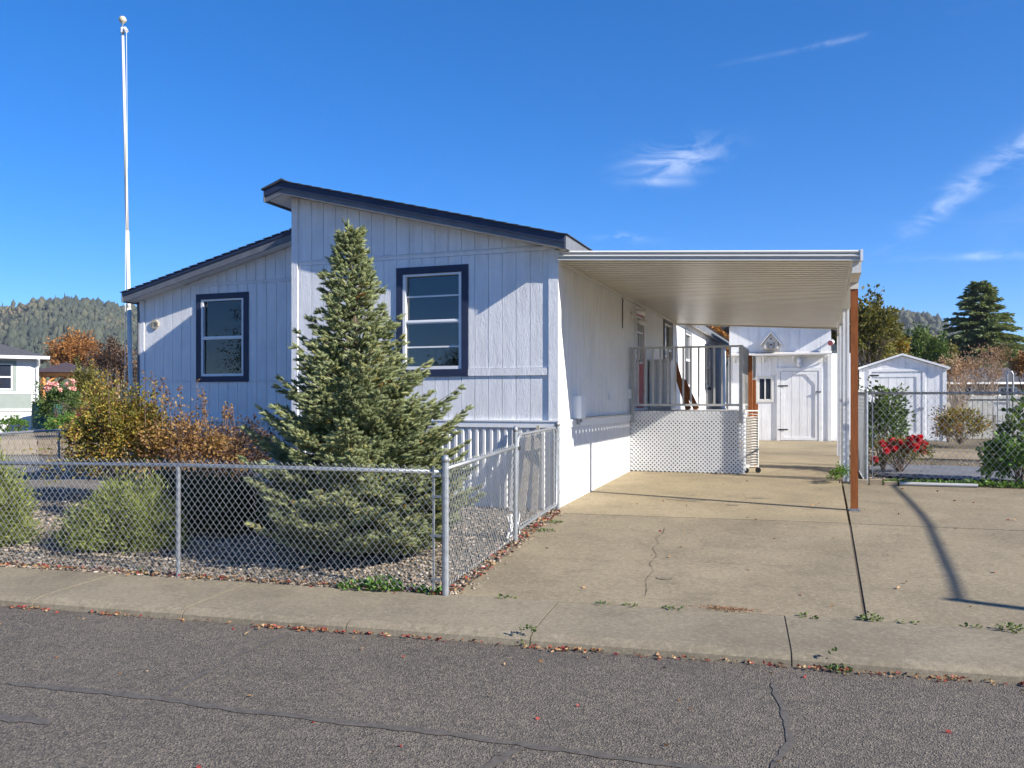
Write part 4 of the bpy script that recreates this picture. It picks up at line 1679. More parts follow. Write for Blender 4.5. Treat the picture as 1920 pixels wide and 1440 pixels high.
def spruce(base, top, prof, label, name='spruce_tree', ymin=None, n_whorl=28, shoot=(.080, .0225), dens=1.0, mat='L_spruce', seed=5):
    rr = random.Random(seed)
    t = thing(name, label, 'tree')
    base, top = Vector(base), Vector(top)
    P, D, L, T = [], [], [], []
    wood = MB()
    wood.tube([base, base.lerp(top, .35), base.lerp(top, .7), base.lerp(top, .97)], [.06, .045, .022, .007], 8)

    def add(p, d, l, inner):
        nonlocal btone
        P.append(tuple(p))
        D.append(tuple(d))
        L.append(l)
        T.append(rr.random() * .62 + .18 + btone + (.3 if inner and rr.random() < .25 else 0) - (.15 if inner else 0))  # inner shoots painted darker, as shade within the crown
    H = top.z - base.z
    btone = 0.0
    for w in range(n_whorl):
        f = (w + .4) / n_whorl
        f = f ** .93
        z = base.z + .04 + (H - .16) * f
        ax = base.lerp(top, (z - base.z) / H)
        ax.z = z
        rad = np.interp(z, [p[0] for p in prof], [p[1] for p in prof])
        nb = int(round((15 - 6.5 * f)))
        a0 = rr.uniform(0, 6.28)
        for k in range(nb):
            a = a0 + 6.283 * k / nb + rr.uniform(-.22, .22)
            if rr.random() < .07:
                continue
            ln = rad * rr.uniform(.66, 1.12)
            if rr.random() < .10:
                ln *= 1.18
            btone = rr.uniform(-.22, .16)
            elev = .16 + .8 * f ** 1.3 + rr.uniform(-.12, .12)
            out = Vector((math.cos(a), math.sin(a), 0))
            zz = z + rr.uniform(-.05, .05)
            if f < .12:
                elev = .12
            st = Vector((ax.x, ax.y, zz - ln * math.tan(elev) * .55))
            pts = []
            ns = max(3, int(ln / .07))
            for i in range(ns + 1):
                u = i / ns
                pts.append(st + out * ln * u + Vector((0, 0, math.tan(elev) * ln * u * .6 + ln * .22 * u * u)))
            if st.z < base.z - .0:
                sh = base.z + .05 - st.z
                pts = [p + Vector((0, 0, sh)) for p in pts]
            wood.tube([pts[0], pts[len(pts) // 2], pts[-1]], [.011, .007, .003], 4, False)
            side = Vector((-math.sin(a), math.cos(a), 0))
            dirv = (pts[-1] - pts[-2]).normalized()
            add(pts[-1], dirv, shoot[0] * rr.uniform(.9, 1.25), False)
            for i in range(1, ns + 1):
                u = i / ns
                if u < .22:
                    continue
                p = pts[i]
                for s in (-1, 1):
                    tl = (1 - u) * ln * .48 + .05
                    m = max(1, int(tl / .052 * dens))
                    td = (out * .75 + side * s * .85 + Vector((0, 0, rr.uniform(-.05, .28)))).normalized()
                    for q in range(m):
                        b = p + td * tl * (q + .6) / m
                        for s2 in ((-1, 1, 0) if q < m - 1 else (0, 1, -1)):
                            if rr.random() > .86 * dens:
                                continue
                            sd_ = (td + (out.cross(Vector((0, 0, 1))) * s2 * .8 + out * .5 * abs(s2)) + Vector((rr.uniform(-.3, .3), rr.uniform(-.3, .3), rr.uniform(-.05, .75)))).normalized()
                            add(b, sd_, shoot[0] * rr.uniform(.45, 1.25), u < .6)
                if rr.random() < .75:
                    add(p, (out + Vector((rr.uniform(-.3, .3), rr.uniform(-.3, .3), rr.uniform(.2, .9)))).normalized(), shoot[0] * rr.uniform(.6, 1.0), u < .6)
    # leader
    for k in range(9):
        a = rr.uniform(0, 6.28)
        q = top - Vector((0, 0, .08 + .035 * k))
        add(q, (Vector((math.cos(a), math.sin(a), 0)) * rr.uniform(.4, .9) + Vector((0, 0, 1))).normalized(), .12 * rr.uniform(.7, 1.2), False)
    add(top - Vector((0, 0, .17)), Vector((0, 0, 1)), .18, False)
    P, D, L, T = np.array(P), np.array(D), np.array(L), np.array(T)
    if ymin is not None:
        tip = P + D * L[:, None]
        lim = np.array([ymin(x) for x in tip[:, 0]])
        k = (tip[:, 1] > lim - .35)
        P, D, L, T, lim, tip = P[k], D[k], L[k], T[k], lim[k], tip[k]
        push = np.maximum(0, lim + .10 * rng.random(len(P)) - np.minimum(tip[:, 1], P[:, 1]))
        P[:, 1] += push
    V, F, tone = place_shoots(P, D, L, np.full(len(P), shoot[1]) * (.85 + .3 * rng.random(len(P))), np.clip(T, 0, 1))
    link('needles', np_mesh('needles', V, F, tone), MT[mat], t)
    wood.build('trunk', MT['bark'], t, fix=False)
    return t, len(P)


sb = atd(692, 1045, 9.05)
sb.z = gz(sb.x, sb.y)
stp = atd(653, 412, 9.05)


def fencey(x):
    return -4.21 + .068 * x + .045


PROF = [(-.1, 1.08), (.2, 1.12), (.5, 1.12), (.9, 1.0), (1.2, .86), (1.5, .72), (2.0, .50), (2.45, .33), (2.75, .21), (3.0, .12), (3.2, .09), (3.45, .04)]
sp_, nsh = spruce(sb, stp, PROF, 'blue green spruce tree standing in the gravel yard before the home', ymin=fencey)
print('shoots', nsh)
# bare inner twigs low in the spruce
mb = MB()
for k in range(90):
    a = random.uniform(0, 6.28)
    p = Vector((sb.x + .2 * math.cos(a), sb.y + .2 * math.sin(a), sb.z + random.uniform(.05, .6)))
    pts = [p]
    d = Vector((math.cos(a), math.sin(a), random.uniform(-.3, .5)))
    for i in range(4):
        d = (d + Vector((random.uniform(-.4, .4), random.uniform(-.4, .4), random.uniform(-.3, .3)))).normalized()
        pts.append(pts[-1] + d * .17)
    pts = [Vector((q.x, max(q.y, fencey(q.x) + .02), max(q.z, gz(q.x, q.y) + .01))) for q in pts]
    mb.tube(pts, [.006, .005, .004, .003, .002], 4, False)
mb.build('bare_twigs', MT['paletwig'], sp_, fix=False)


def juniper(name, label, base, rad, n, mat='L_juniper', ln=.15, seed=1, ymin=None, lean=(0, 0, 0)):
    t = thing(name, label, 'shrub')
    base = np.array(base, float)
    nb = n // 26
    P, D, T = [], [], []
    for i in range(nb):
        a = rng.uniform(0, 6.283)
        e = math.asin(rng.uniform(.03, 1.0))
        out = np.array([math.cos(a) * math.cos(e), math.sin(a) * math.cos(e), math.sin(e)])
        reach = (.6 + .42 * rng.random()) * (.86 + .22 * math.sin(3 * a + seed * 2.1) * math.sin(3 * e + seed) + .12 * math.sin(7 * a + seed))
        tip = base + out * np.array(rad) * reach + np.array(lean) * reach
        tone = rng.random() * .5
        root = base + out * np.array(rad) * .15
        for k in range(26):
            u = .35 + .65 * math.sqrt(rng.random())
            p = root + (tip - root) * u + rng.normal(size=3) * .035
            d = unit(out + rng.normal(size=3) * .5 + np.array([-.12, 0, .22]))
            P.append(p)
            D.append(d)
            T.append(tone + rng.random() * .5 * u)
    P, D, T = np.array(P), np.array(D), np.array(T)
    k = P[:, 2] > base[2] + .02
    if ymin is not None:
        lim = np.array([ymin(x) for x in P[:, 0]])
        k &= (P + D * ln)[:, 1] > lim
    P, D, T = P[k], D[k], np.clip(T[k], 0, 1)
    s = ln * (.6 + .7 * rng.random(len(P)))
    leaves_obj('foliage', P, D, s, s * .28, T, MT[mat], t, fold=.3)
    mb = MB()
    for i in range(14):
        a = random.uniform(0, 6.28)
        q = Vector(base) + Vector((math.cos(a) * rad[0], math.sin(a) * rad[1], rad[2] * .55)) * .75
        mb.tube([Vector(base), Vector(base).lerp(q, .5) + Vector((0, 0, .05)), q], [.014, .009, .004], 5, False)
    mb.build('stems', MT['bark'], t, fix=False, kind='stuff')
    return t


jb = atd(238, 1010, 9.55)
juniper('juniper_shrub', 'feathery yellow green juniper behind the front fence, left of the spruce', (jb.x, jb.y, gz(jb.x, jb.y)), (.78, .62, .78), 62000, ln=.05, ymin=fencey)
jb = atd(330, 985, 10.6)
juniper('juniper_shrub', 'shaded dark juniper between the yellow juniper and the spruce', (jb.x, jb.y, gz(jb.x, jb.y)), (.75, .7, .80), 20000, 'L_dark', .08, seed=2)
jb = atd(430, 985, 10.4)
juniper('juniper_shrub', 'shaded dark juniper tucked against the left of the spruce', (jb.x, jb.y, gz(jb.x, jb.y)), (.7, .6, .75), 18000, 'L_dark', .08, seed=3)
jb = atd(-52, 960, 9.6)
juniper('conifer_shrub', 'feathery golden green conifer cut off by the left picture edge', (jb.x, jb.y, gz(jb.x, jb.y)), (.66, .62, 1.35), 52000, 'L_juniper', .06, 4, ymin=fencey)

# autumn shrubs before the left half of the home
b1 = atd(222, 880, 12.6)
bush('autumn_shrub', 'tall shrub with yellow and orange autumn leaves by the flagpole', 'shrub', (b1.x, b1.y, gz(b1.x, b1.y)), (.78, .7, .85), 'L_autumn', 14500, .05, 190, .12, 30, .012, shell=.35)
b2 = atd(350, 885, 12.3)
bush('autumn_shrub', 'looser pinkish orange twiggy shrub right of the yellow one', 'shrub', (b2.x, b2.y, gz(b2.x, b2.y)), (.80, .65, .68), 'L_autumn2', 6000, .048, 140, .11, 42, .010, shell=.35)
b3 = atd(448, 885, 12.9)
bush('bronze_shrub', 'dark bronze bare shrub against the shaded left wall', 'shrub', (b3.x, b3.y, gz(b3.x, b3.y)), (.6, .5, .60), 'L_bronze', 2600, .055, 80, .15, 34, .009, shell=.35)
for (x, y0, y1, d, lab) in ((255, 830, 688, 12.9, 'x'),):
    pass
# thin upright shoots above the shrubs
mb = MB()
PL, DL = [], []
for k in range(26):
    x = random.uniform(190, 450)
    p = atd(x, 800, random.uniform(12, 12.9))
    h = random.uniform(.1, .42)
    tp = Vector((p.x + random.uniform(-.08, .08), p.y, 1.62 - .45 * max(0, (x - 250)) / 200 + h))
    mb.tube([p, p.lerp(tp, .5), tp], [.006, .005, .002], 4, False)
    for i in range(16):
        PL.append(tuple(p.lerp(tp, random.uniform(.25, 1))))
        DL.append((random.uniform(-1, 1), random.uniform(-1, 1), random.uniform(-.2, 1)))
us = thing('upright_stems', 'thin upright leafy stems rising out of the autumn shrubs', 'shrub')
mb.build('stems', MT['twig'], us, fix=False, kind='stuff')
leaves_obj('foliage', PL, DL, .05, .03, rng.random(len(PL)) * .8, MT['L_autumn2'], us)

# ------------------------------------------------------------------ pebbles, litter, weeds
ico_v = []
ph_ = (1 + 5 ** .5) / 2
for a in (-1, 1):
    for b in (-ph_, ph_):
        ico_v += [(0, a, b), (a, b, 0), (b, 0, a)]
ico_v = np.array(ico_v) / np.linalg.norm([1, ph_])
d_ = np.linalg.norm(ico_v[:, None] - ico_v[None], axis=2)
e_ = d_[d_ > .1].min() * 1.1
ICO_F = []
for i in range(12):
    for j in range(i + 1, 12):
        for k in range(j + 1, 12):
            if d_[i, j] < e_ and d_[j, k] < e_ and d_[i, k] < e_:
                nrm = np.cross(ico_v[j] - ico_v[i], ico_v[k] - ico_v[i])
                ICO_F.append((i, j, k) if nrm.dot(ico_v[i]) > 0 else (i, k, j))
ICO_F = np.array(ICO_F)


def pebbles(pts, size, name, label=None, **kw):
    n = len(pts)
    s = size * (.45 + .9 * rng.random(n) ** 1.6)
    sc3 = s[:, None] * np.stack([.8 + .5 * rng.random(n), .6 + .4 * rng.random(n), .4 + .25 * rng.random(n)], 1)
    a = rng.random(n) * 6.283
    V = ico_v[None] * sc3[:, None] * (1 + .16 * rng.normal(size=(n, 12, 1)))
    c, s_ = np.cos(a)[:, None], np.sin(a)[:, None]
    x = V[:, :, 0] * c - V[:, :, 1] * s_
    y = V[:, :, 0] * s_ + V[:, :, 1] * c
    V = np.stack([x, y, V[:, :, 2]], 2) + pts[:, None]
    F = (np.arange(n)[:, None, None] * 12 + ICO_F[None]).reshape(-1, 3)
    me = np_mesh(name, V.reshape(-1, 3), F, np.repeat(rng.random(n), 12))
    return link(name, me, MT['pebble'], kind='stuff', label=label, **kw)


pp = []
while len(pp) < 20000:
    x = random.uniform(-9.5, .42)
    y = yb(x) + .02 + random.random() ** 1.35 * 4.6
    if y < 0 and x > leftedge(y) - .03 + (random.random() ** 6) * .2:
        continue
    if y > -.06 and x > XL - .05:
        continue
    pp.append((x, y, gz(x, y) + .003))
pebbles(np.array(pp), .021, 'pebbles')
pp = []
while len(pp) < 2500:
    x, y = random.uniform(4.1, 11), random.uniform(4.0, 9.0)
    pp.append((x, y, gz(x, y) + .002))
pebbles(np.array(pp), .02, 'rose_bed_pebbles')


def litter(pts, size, name, tone_lo=0, tone_hi=1):
    pts = np.asarray(pts, float)
    n = len(pts)
    D = np.stack([rng.normal(size=n), rng.normal(size=n), .25 * rng.random(n)], 1)
    V, F = leaf_arrays(pts, D, size * (.6 + .8 * rng.random(n)), size * .65 * (.6 + .6 * rng.random(n)), .3)
    return link(name, np_mesh(name, V, F, np.repeat(tone_lo + (tone_hi - tone_lo) * rng.random(n), 4)), MT['L_fallen'], kind='stuff')


pts = []
for k in range(430):            # gutter, in drifts
    x, w_ = random.choice([(-3.05, .12), (-2.2, .1), (-.62, .16), (-.5, .2), (-.28, .12), (.0, .2), (.55, .12), (1.5, .15), (1.75, .15), (2.6, .3), (3.4, .2), (4.0, .3), (4.6, .3), (-1.6, .8), (2.5, 1.5)])
    x += random.gauss(0, w_)
    pts.append((x, yf(x) - abs(random.gauss(0, .035)) - .005, -.331 + random.random() * .012))
for k in range(60):
    x = random.uniform(-4, 5)
    y = yf(x) - random.random() ** 2 * 2.5
    pts.append((x, y, roadz(x, y) + .004))
litter(pts, .034, 'gutter_leaves', 0, 1)
pts = []
for k in range(520):            # along the fence foot and the drive edge
    if random.random() < .55:
        x = random.uniform(-5, .3)
        y = yb(x) + random.gauss(.05, .05)
        pts.append((x, y, max(gz(x, y), -.236) + .01 + random.random() * .02))
    else:
        y = random.uniform(-4.1, -.1)
        x = leftedge(y) - abs(random.gauss(0, .09)) + .03
        pts.append((x, y, gz(x, y) + .012 + random.random() * .02))
for k in range(70):
    x, y = random.uniform(.4, 8), random.uniform(-3.6, 4)
    pts.append((x, y, drz(x, y) + .002))
litter(pts, .042, 'fallen_leaves', .1, 1)


def weeds(name, spots, mat, size, kind='stuff', label=None):
    P, D, T = [], [], []
    for (x, y, r, n, h) in spots:
        for i in range(n):
            a = random.uniform(0, 6.28)
            q = r * math.sqrt(random.random())
            px_, py_ = x + q * math.cos(a), y + q * math.sin(a) * .6
            hh = h * random.random() * (1 - .6 * q / r)
            base_z = -.238 if py_ < yb(px_) else gz(px_, py_)
            if py_ < yf(px_):
                base_z = -.338
            P.append((px_, py_, base_z + hh))
            D.append((math.cos(a) + random.uniform(-.6, .6), math.sin(a) + random.uniform(-.6, .6), random.uniform(-.2, .9)))
            T.append(random.random())
    s = size * (.6 + .7 * rng.random(len(P)))
    return leaves_obj(name, P, D, s, s * .6, np.array(T), MT[mat], kind=kind)


sp = []
for x in (1.62, 1.85, 2.2, 3.25, 3.95, 4.4, .8):
    sp.append((x, yb(x) + .005, random.uniform(.04, .08), 18, .025))
sp += [(3.7, yb(3.7) + .02, .08, 60, .07), (4.62, yb(4.6) - .03, .09, 60, .08), (3.45, yf(3.4) - .02, .07, 50, .06), (1.32, yf(1.3) + .01, .05, 30, .08), (.3, -1.4, .1, 50, .03), (.26, -.9, .08, 40, .03), (-2.9, yb(-2.9) + .08, .05, 40, .08)]
weeds('weeds', sp, 'L_green', .03)
weeds('fence_weeds', [(-.35, yb(-.35) + .04, .16, 200, .16), (-.62, yb(-.6) + .05, .18, 120, .08), (.12, yb(.1) + .03, .12, 70, .05), (-.1, yb(0) + .05, .15, 40, .05)], 'L_bright', .045)
pts = [(2.62 + random.gauss(0, .13), yb(2.6) + .07 + random.gauss(0, .035), gz(2.6, yb(2.6) + .05) + .006 + random.random() * .012) for i in range(420)]
litter(pts, .014, 'needle_litter', .4, .75)

# ------------------------------------------------------------------ chain link


def chain(p0, p1, z0, z1, w=.034, r=.0016, hs=None):
    """zigzag wires between two ground points; z0,z1: (bottom, top) at both ends"""
    hs = hs or w * 1.18
    p0, p1 = Vector((p0[0], p0[1], 0)), Vector((p1[0], p1[1], 0))
    L = (p1 - p0).length
    u = (p1 - p0).normalized()
    nr = Vector((-u.y, u.x, 0))
    n = max(2, int(L / w))
    w = L / n
    V, F = [], []
    for i in range(n):
        s = (i + .5) * w
        f = s / L
        zb_, zt_ = z0[0] * (1 - f) + z1[0] * f, z0[1] * (1 - f) + z1[1] * f
        m = int((zt_ - zb_) / hs)
        h = (zt_ - zb_) / m
        base = len(V)
        for j in range(m + 1):
            e = 1 if (j + i) % 2 else -1
            c = p0 + u * (s + e * (w / 2 + r * .4)) + nr * (r * 1.0 * e)
            c.z = zb_ + h * j
            for a, b in ((-1, -1), (1, -1), (1, 1), (-1, 1)):
                q = c + u * (a * r * .95) + nr * (b * r)
                q.z += -e * a * r * .5
                V.append((q.x, q.y, q.z))
        for j in range(m):
            for k in range(4):
                k2 = (k + 1) % 4
                F.append((base + j * 4 + k, base + j * 4 + k2, base + (j + 1) * 4 + k2, base + (j + 1) * 4 + k))
    return np_mesh('chain_link_mesh', np.array(V), np.array(F))


def fence_y(x):
    return -4.21 + .068 * x


def post_obj(parent, x, y, z0, z1, r, mat='gal', name='fence_post', cap=True):
    mb = MB()
    mb.tube([(x, y, z0), (x, y, z1)], r, 12)
    o = mb.build(name, MT[mat], parent)
    if cap:
        mb = MB()
        mb.revolve([(r * 1.12, -.03), (r * 1.12, .004), (r * .8, .022), (r * .25, .034)], (x, y, z1), 12)
        mb.build('cap', MT[mat], o, smooth=True)
    return o


ff = thing('chain_link_fence', 'galvanised chain link fence along the sidewalk in front of the yard', 'fence')
CXp, CYp = .27, fence_y(.27)
post_obj(ff, CXp, CYp, -.3, .95, .031)
for x in (-2.45, -5.2, -7.95):
    post_obj(ff, x, fence_y(x) + .0, -.3, .83, .022, cap=False)
mb = MB()
mb.tube([(-12, fence_y(-12), .80), (-5.2, fence_y(-5.2), .805), (-2.45, fence_y(-2.45), .835), (CXp - .03, fence_y(CXp), .835)], .019, 10)
mb.build('top_rail', MT['gal'], ff, smooth=True)
for x0, x1 in ((-12, -2.45), (-2.45, CXp - .1)):
    za = .865 if x0 < -5 else .89
    link('chain_link_mesh', chain((x0, fence_y(x0) - .026), (x1, fence_y(x1) - .026), (-.19, za if x0 > -5 else .85), (-.2, .89)), MT['wire'], ff)
mb = MB()
mb.box(CXp - .108, CXp - .092, CYp - .032, CYp - .018, -.2, .88)
mb.build('tension_bar', MT['gal'], ff)
for z in (-.1, .28, .62, .8):
    mb = MB()
    mb.tube([(CXp, CYp, z - .012), (CXp, CYp, z + .012)], .035, 12)
    mb.box(CXp - .12, CXp - .03, CYp - .034, CYp - .016, z - .01, z + .01)
    mb.build('tension_band', MT['gal'], ff)
sf = thing('chain_link_fence', 'short chain link run between the corner post and the gate', 'fence')
GX, GY = .14, -2.03
post_obj(sf, GX, GY, -.2, 1.14, .026)
mb = MB()
mb.tube([(CXp, CYp, .86), (GX, GY, .94)], .019, 10)
mb.build('top_rail', MT['gal'], sf, smooth=True)
link('chain_link_mesh', chain((CXp - .01, CYp + .05), (GX, GY - .03), (-.18, .9), (-.08, .98)), MT['wire'], sf)
gt = thing('fence_gate', 'narrow chain link gate with rounded tube frame beside the home', 'gate')
HX, HY = .055, -.14
post_obj(gt, HX, HY, -.05, 1.15, .03, name='hinge_post')
ga_, gb_ = Vector((GX - .005, GY + .08, 0)), Vector((HX + .01, HY - .09, 0))


def gp(u, z):
    q = ga_.lerp(gb_, u)
    return (q.x, q.y, z)


mb = MB()
mb.tube([gp(0, .1), gp(0, .98), gp(.012, 1.03), gp(.05, 1.07), gp(.95, 1.1), gp(.988, 1.06), gp(1, 1.0), gp(1, .12), gp(.98, .08), gp(.5, .05), gp(.02, -.0), gp(0, .05), gp(0, .1)], .017, 8)
mb.build('gate_frame', MT['gal'], gt, smooth=True)
link('chain_link_mesh', chain(gp(0.01, 0), gp(.99, 0), (.02, 1.05), (.09, 1.09)), MT['wire'], gt)
for z in (.25, .95):
    mb = MB()
    mb.tube([(HX, HY, z - .02), (HX, HY, z + .02)], .036, 10)
    mb.bar((HX, HY, z), gp(1, z), .02, .03)
    mb.build('hinge', MT['gal'], gt)
mb = MB()
mb.bar((GX, GY, .92), gp(.04, .92), .03, .04)
mb.tube([gp(-.02, .86), gp(-.02, .98)], .014, 8)
mb.build('latch', MT['black'], gt)
# boards and edging stored behind the gate
for i, (x, lx, w, m, h, lab) in enumerate((
        (-.52, -.03, .09, 'whitewood', 1.02, 'white chipped picket leaning on the skirting, leftmost behind the gate'),
        (-.40, .05, .1, 'greywood', .98, 'bare grey picket leaning on the skirting behind the gate'),
        (-.22, -.02, .085, 'greywood', 1.07, 'tall tan picket leaning on the skirting nearest the home corner'))):
    mb = MB()
    a, b = Vector((x, -.30, gz(x, -.3) + .005)), Vector((x + lx, -.075, h))
    mb.bar(a, b, w, .018, up=(0, -1, .2))
    mb.bar(b, b + (b - a).normalized() * .05, w * .5, .018, up=(0, -1, .2))
    mb.build('picket', MT[m], label=lab, cat='board')
mb = MB()
for k in range(5):
    x = -.05 + k * .0
for k in range(4):
    y0 = -1.9 + k * .09
    for e in (1, -1):
        pts = [(.02 + .0 * k, y0 - e * .07, 0.0), (.03, y0, .12), (.02, y0 + e * .07, .25)]
        mb.tube([(a, b, c + gz(0, -1.7)) for a, b, c in pts], .012, 6)
mb.build('garden_edging', MT['white'], label='white looped garden edging standing behind the gate latch post', cat='edging')

# right side fence
rfn = thing('chain_link_fence', 'tall chain link fence in front of the rose bed', 'fence')
RX, RY = 4.03, 3.95
RFY = lambda x: RY + .01 * (x - RX)
post_obj(rfn, RX, RY, 0, 1.62, .033)
for x in (7.05, 10.1):
    post_obj(rfn, x, RFY(x), 0, 1.58, .024, cap=False)
mb = MB()
mb.tube([(RX, RY, 1.575), (13, RFY(13), 1.575)], .02, 10)
mb.build('top_rail', MT['gal'], rfn, smooth=True)
link('chain_link_mesh', chain((RX + .05, RY - .025), (13, RFY(13) - .025), (.16, 1.63), (.16, 1.63), .05, .0024), MT['wire'], rfn)
link('chain_link_mesh', chain((RX - .03, RY + .03), (RX - .08, RY + 3.2), (.14, 1.63), (.22, 1.66), .05, .0024), MT['wire'], rfn)
mb = MB()
mb.tube([(RX, RY, 1.58), (RX - .05, RY + 3.2, 1.62)], .018, 8)
mb.build('side_rail', MT['gal'], rfn)
mb = MB()
mb.box(RX + .085, RX + .1, RY - .03, RY - .015, .15, 1.6)
mb.build('tension_bar', MT['gal'], rfn)
post_obj(rfn, RX - .055, RY + 3.2, .1, 1.64, .026)
# edging pavers at the fence foot
for i, (x, w, h) in enumerate(((3.88, .17, .075), (4.07, .19, .085), (4.28, .2, .055))):
    mb = MB()
    y = 3.72
    mb.box(x, x + w - .012, y - .06, y + .07, gz(x, y) - .02, gz(x, y) + h)
    mb.build('edging_paver', MT['block'], label=('leftmost', 'middle', 'rightmost')[i] + ' tan edging paver at the foot of the right fence', cat='paver', group='edging pavers')
mb = MB()
mb.tube([(4.5, 3.70, gz(4.5, 3.7) + .03), (5.6, 3.74, gz(5, 3.74) + .03)], .03, 8)
mb.build('grey_pipe', MT['rail'], label='grey pipe lying at the fence foot right of the pavers', cat='pipe')

# ------------------------------------------------------------------ flagpole and added shadow caster
fp_ = thing('flagpole', 'tall white flagpole with ball finial at the left end of the home', 'flagpole')
f0, f1 = atd(249, 760, 16.2), atd(230, 52, 16.2)
f0.z = gz(f0.x, f0.y) - .1
fa_ = f0.lerp(f1, .55)
mb = MB()
mb.tube([f0, f0.lerp(f1, .38)], [.043, .040], 12)
mb.tube([f0.lerp(f1, .38), f0.lerp(f1, .39), fa_], [.038, .036, .034], 12)
mb.tube([fa_, f1], [.031, .024], 12)
mb.build('pole', MT['alu'], fp_, smooth=True)
mb = MB()
mb.revolve([(.01, 0), (.01, .08), (.05, .1), (.075, .15), (.05, .205), (.01, .22)], (f1.x, f1.y, f1.z), 14)
mb.build('finial', MT['plaque'], fp_, smooth=True)
mb = MB()
mb.tube([f1 - Vector((0, 0, .1)), f1 - Vector((0, 0, .0))], .04, 10)
mb.tube([f1 + Vector((.05, 0, -.02)), f1 + Vector((.12, -.02, -.09))], .035, 8)
mb.build('truck', MT['vinyl'], fp_)
mb = MB()
q_ = f0.lerp(f1, .16)
mb.tube([f1 + Vector((.11, -.02, -.1)), f0.lerp(f1, .7) + Vector((.07, -.03, 0)), f0.lerp(f1, .5) + Vector((.0, -.06, 0)), q_ + Vector((-.09, -.06, 0))], .005, 4)
mb.build('halyard', MT['vinyl'], fp_)
mb = MB()
mb.bar(q_ + Vector((-.03, -.07, .06)), q_ + Vector((-.03, -.07, -.06)), .02, .02)
mb.build('cleat', MT['black'], fp_)

# lamp-shaped caster added out of frame; its long arm throws the drive shadow
shadowT = Vector((4.42, -3.07, -.15))
hL = 3.5
Lb = shadowT + Vector((.977, -.215, 0)) * (hL / math.tan(SUN_EL) )
kz = lambda gx, gy, h: Vector((gx + .977 * (h) / math.tan(SUN_EL), gy - .215 * h / math.tan(SUN_EL), gz(gx, gy) + h))
sl3 = thing('shadow_caster', 'unseen added shadow caster with long curved arm right of the driveway', 'lamp')
mb = MB()
mb.tube([(Lb.x, Lb.y, -.32), (Lb.x, Lb.y, 2), (Lb.x, Lb.y, hL - .15)], [.08, .065, .05], 12)
mb.tube([(Lb.x, Lb.y, -.32), (Lb.x, Lb.y, -.1)], [.13, .12], 12)
mb.build('pole', MT['gal'], sl3, smooth=True)
mb = MB()
arm = [kz(4.3, -3.07, hL - .1), kz(4.42, -3.05, hL - .1), kz(4.46, -2.4, hL - .12), kz(4.49, -1.4, hL - .13), kz(4.52, -.3, hL - .15), kz(4.53, .9, hL - .2), kz(4.49, 2.2, hL - .3), kz(4.42, 3.6, hL - .45)]
mb.tube(arm, [.014, .024, .026, .026, .026, .026, .024, .022], 10)
mb.build('arm', MT['gal'], sl3, smooth=True)
mb = MB()
a1 = arm[-1]
mb.tube([a1, a1 + Vector((0, .25, -.03)), a1 + Vector((-.02, .55, -.05)), a1 + Vector((-.03, .7, -.05))], [.03, .05, .055, .02], 10)
mb.build('lamp_head', MT['gal'], sl3, smooth=True)  # rounded end of the added caster's arm

# ------------------------------------------------------------------ left background
blk = thing('block_wall', 'low tan block retaining wall behind the left back fence', 'wall')
bl_mesh = None
ud = td.normalized()
for row in range(3):
    n = int(td.length / .42)
    for k in range(n):
        s = (k + .5 * (row % 2)) * .42
        p = c0 + ud * s
        if bl_mesh is None:
            mb = MB()
            mb.hexa([(-.2, -.13, 0), (.2, -.13, 0), (.18, .1, 0), (-.18, .1, 0), (-.2, -.12, .138), (.2, -.12, .138), (.18, .1, .138), (-.18, .1, .138)])
            bl_mesh = mb.mesh('block')
            bl_mesh.materials.append(MT['block'])
        o = link('block', bl_mesh, None, blk)
        o.location = (p.x + random.uniform(-.01, .01), p.y + random.uniform(-.012, .012) + row * .02, .0 - .09 + row * .142)
        o.rotation_euler.z = math.atan2(ud.y, ud.x) + random.uniform(-.02, .02)
bf = thing('chain_link_fence', 'low chain link fence at the left back of the yard', 'fence')
e0, e1 = atd(-60, 816, 14.2), atd(190, 801, 18.6)
for i, f in enumerate((.08, .62, 1.0)):
    p = e0.lerp(e1, f)
    post_obj(bf, p.x, p.y, .05, .87, .022, cap=False)
mb = MB()
mb.tube([(e0.x, e0.y, .87), (e1.x, e1.y, .87)], .02, 8)
mb.build('top_rail', MT['gal'], bf)
link('chain_link_mesh', chain((e0.x, e0.y), (e1.x, e1.y), (.12, .9), (.12, .9), .04, .0025), MT['wire'], bf)

# neighbouring house
nh = thing('neighbour_house', 'white neighbouring house with charcoal hip roof at left edge', 'house')
nc = atd(71, 800, 33)
nd = Vector((math.cos(YAW) * .86 - math.sin(YAW) * .5, math.sin(YAW) * .86 + math.cos(YAW) * .5, 0)).normalized()
nn = Vector((nd.y, -nd.x, 0))
wfn = WF((nc.x, nc.y), (nd.x, nd.y), (nn.x, nn.y))
nz0, nz1 = .40, 3.13
mb = MB()
wfn.box(mb, -12, 0, -7, 0, nz0 - .3, nz1)
mb.build('wall', MT['nbwall'], nh)
mb = MB()
wfn.box(mb, -12, -.22, .002, .02, 1.15, 1.72)
mb.build('sage_panel', MT['nbgrey'], nh)
mb = MB()
wfn.box(mb, -12.02, .02, .0, .05, 1.06, 1.15)
wfn.box(mb, -12.02, .0, .0, .04, 1.72, 1.82)
mb.build('belt_trim', MT['nbwall'], nh)
mb = MB()
wfn.box(mb, -.09, .025, .001, .04, nz0 - .1, nz1 - .05)
mb.build('corner_board', MT['white'], nh)
window(nh, wfn, -2.1, -.72, 1.75, 3.0, trim=.12, mats=('nbgrey', 'vinyl'), vinyl=.06, base_n=.001, trim_n=.03, depth=-.001, room=-.0005, curtain=None)
mb = MB()
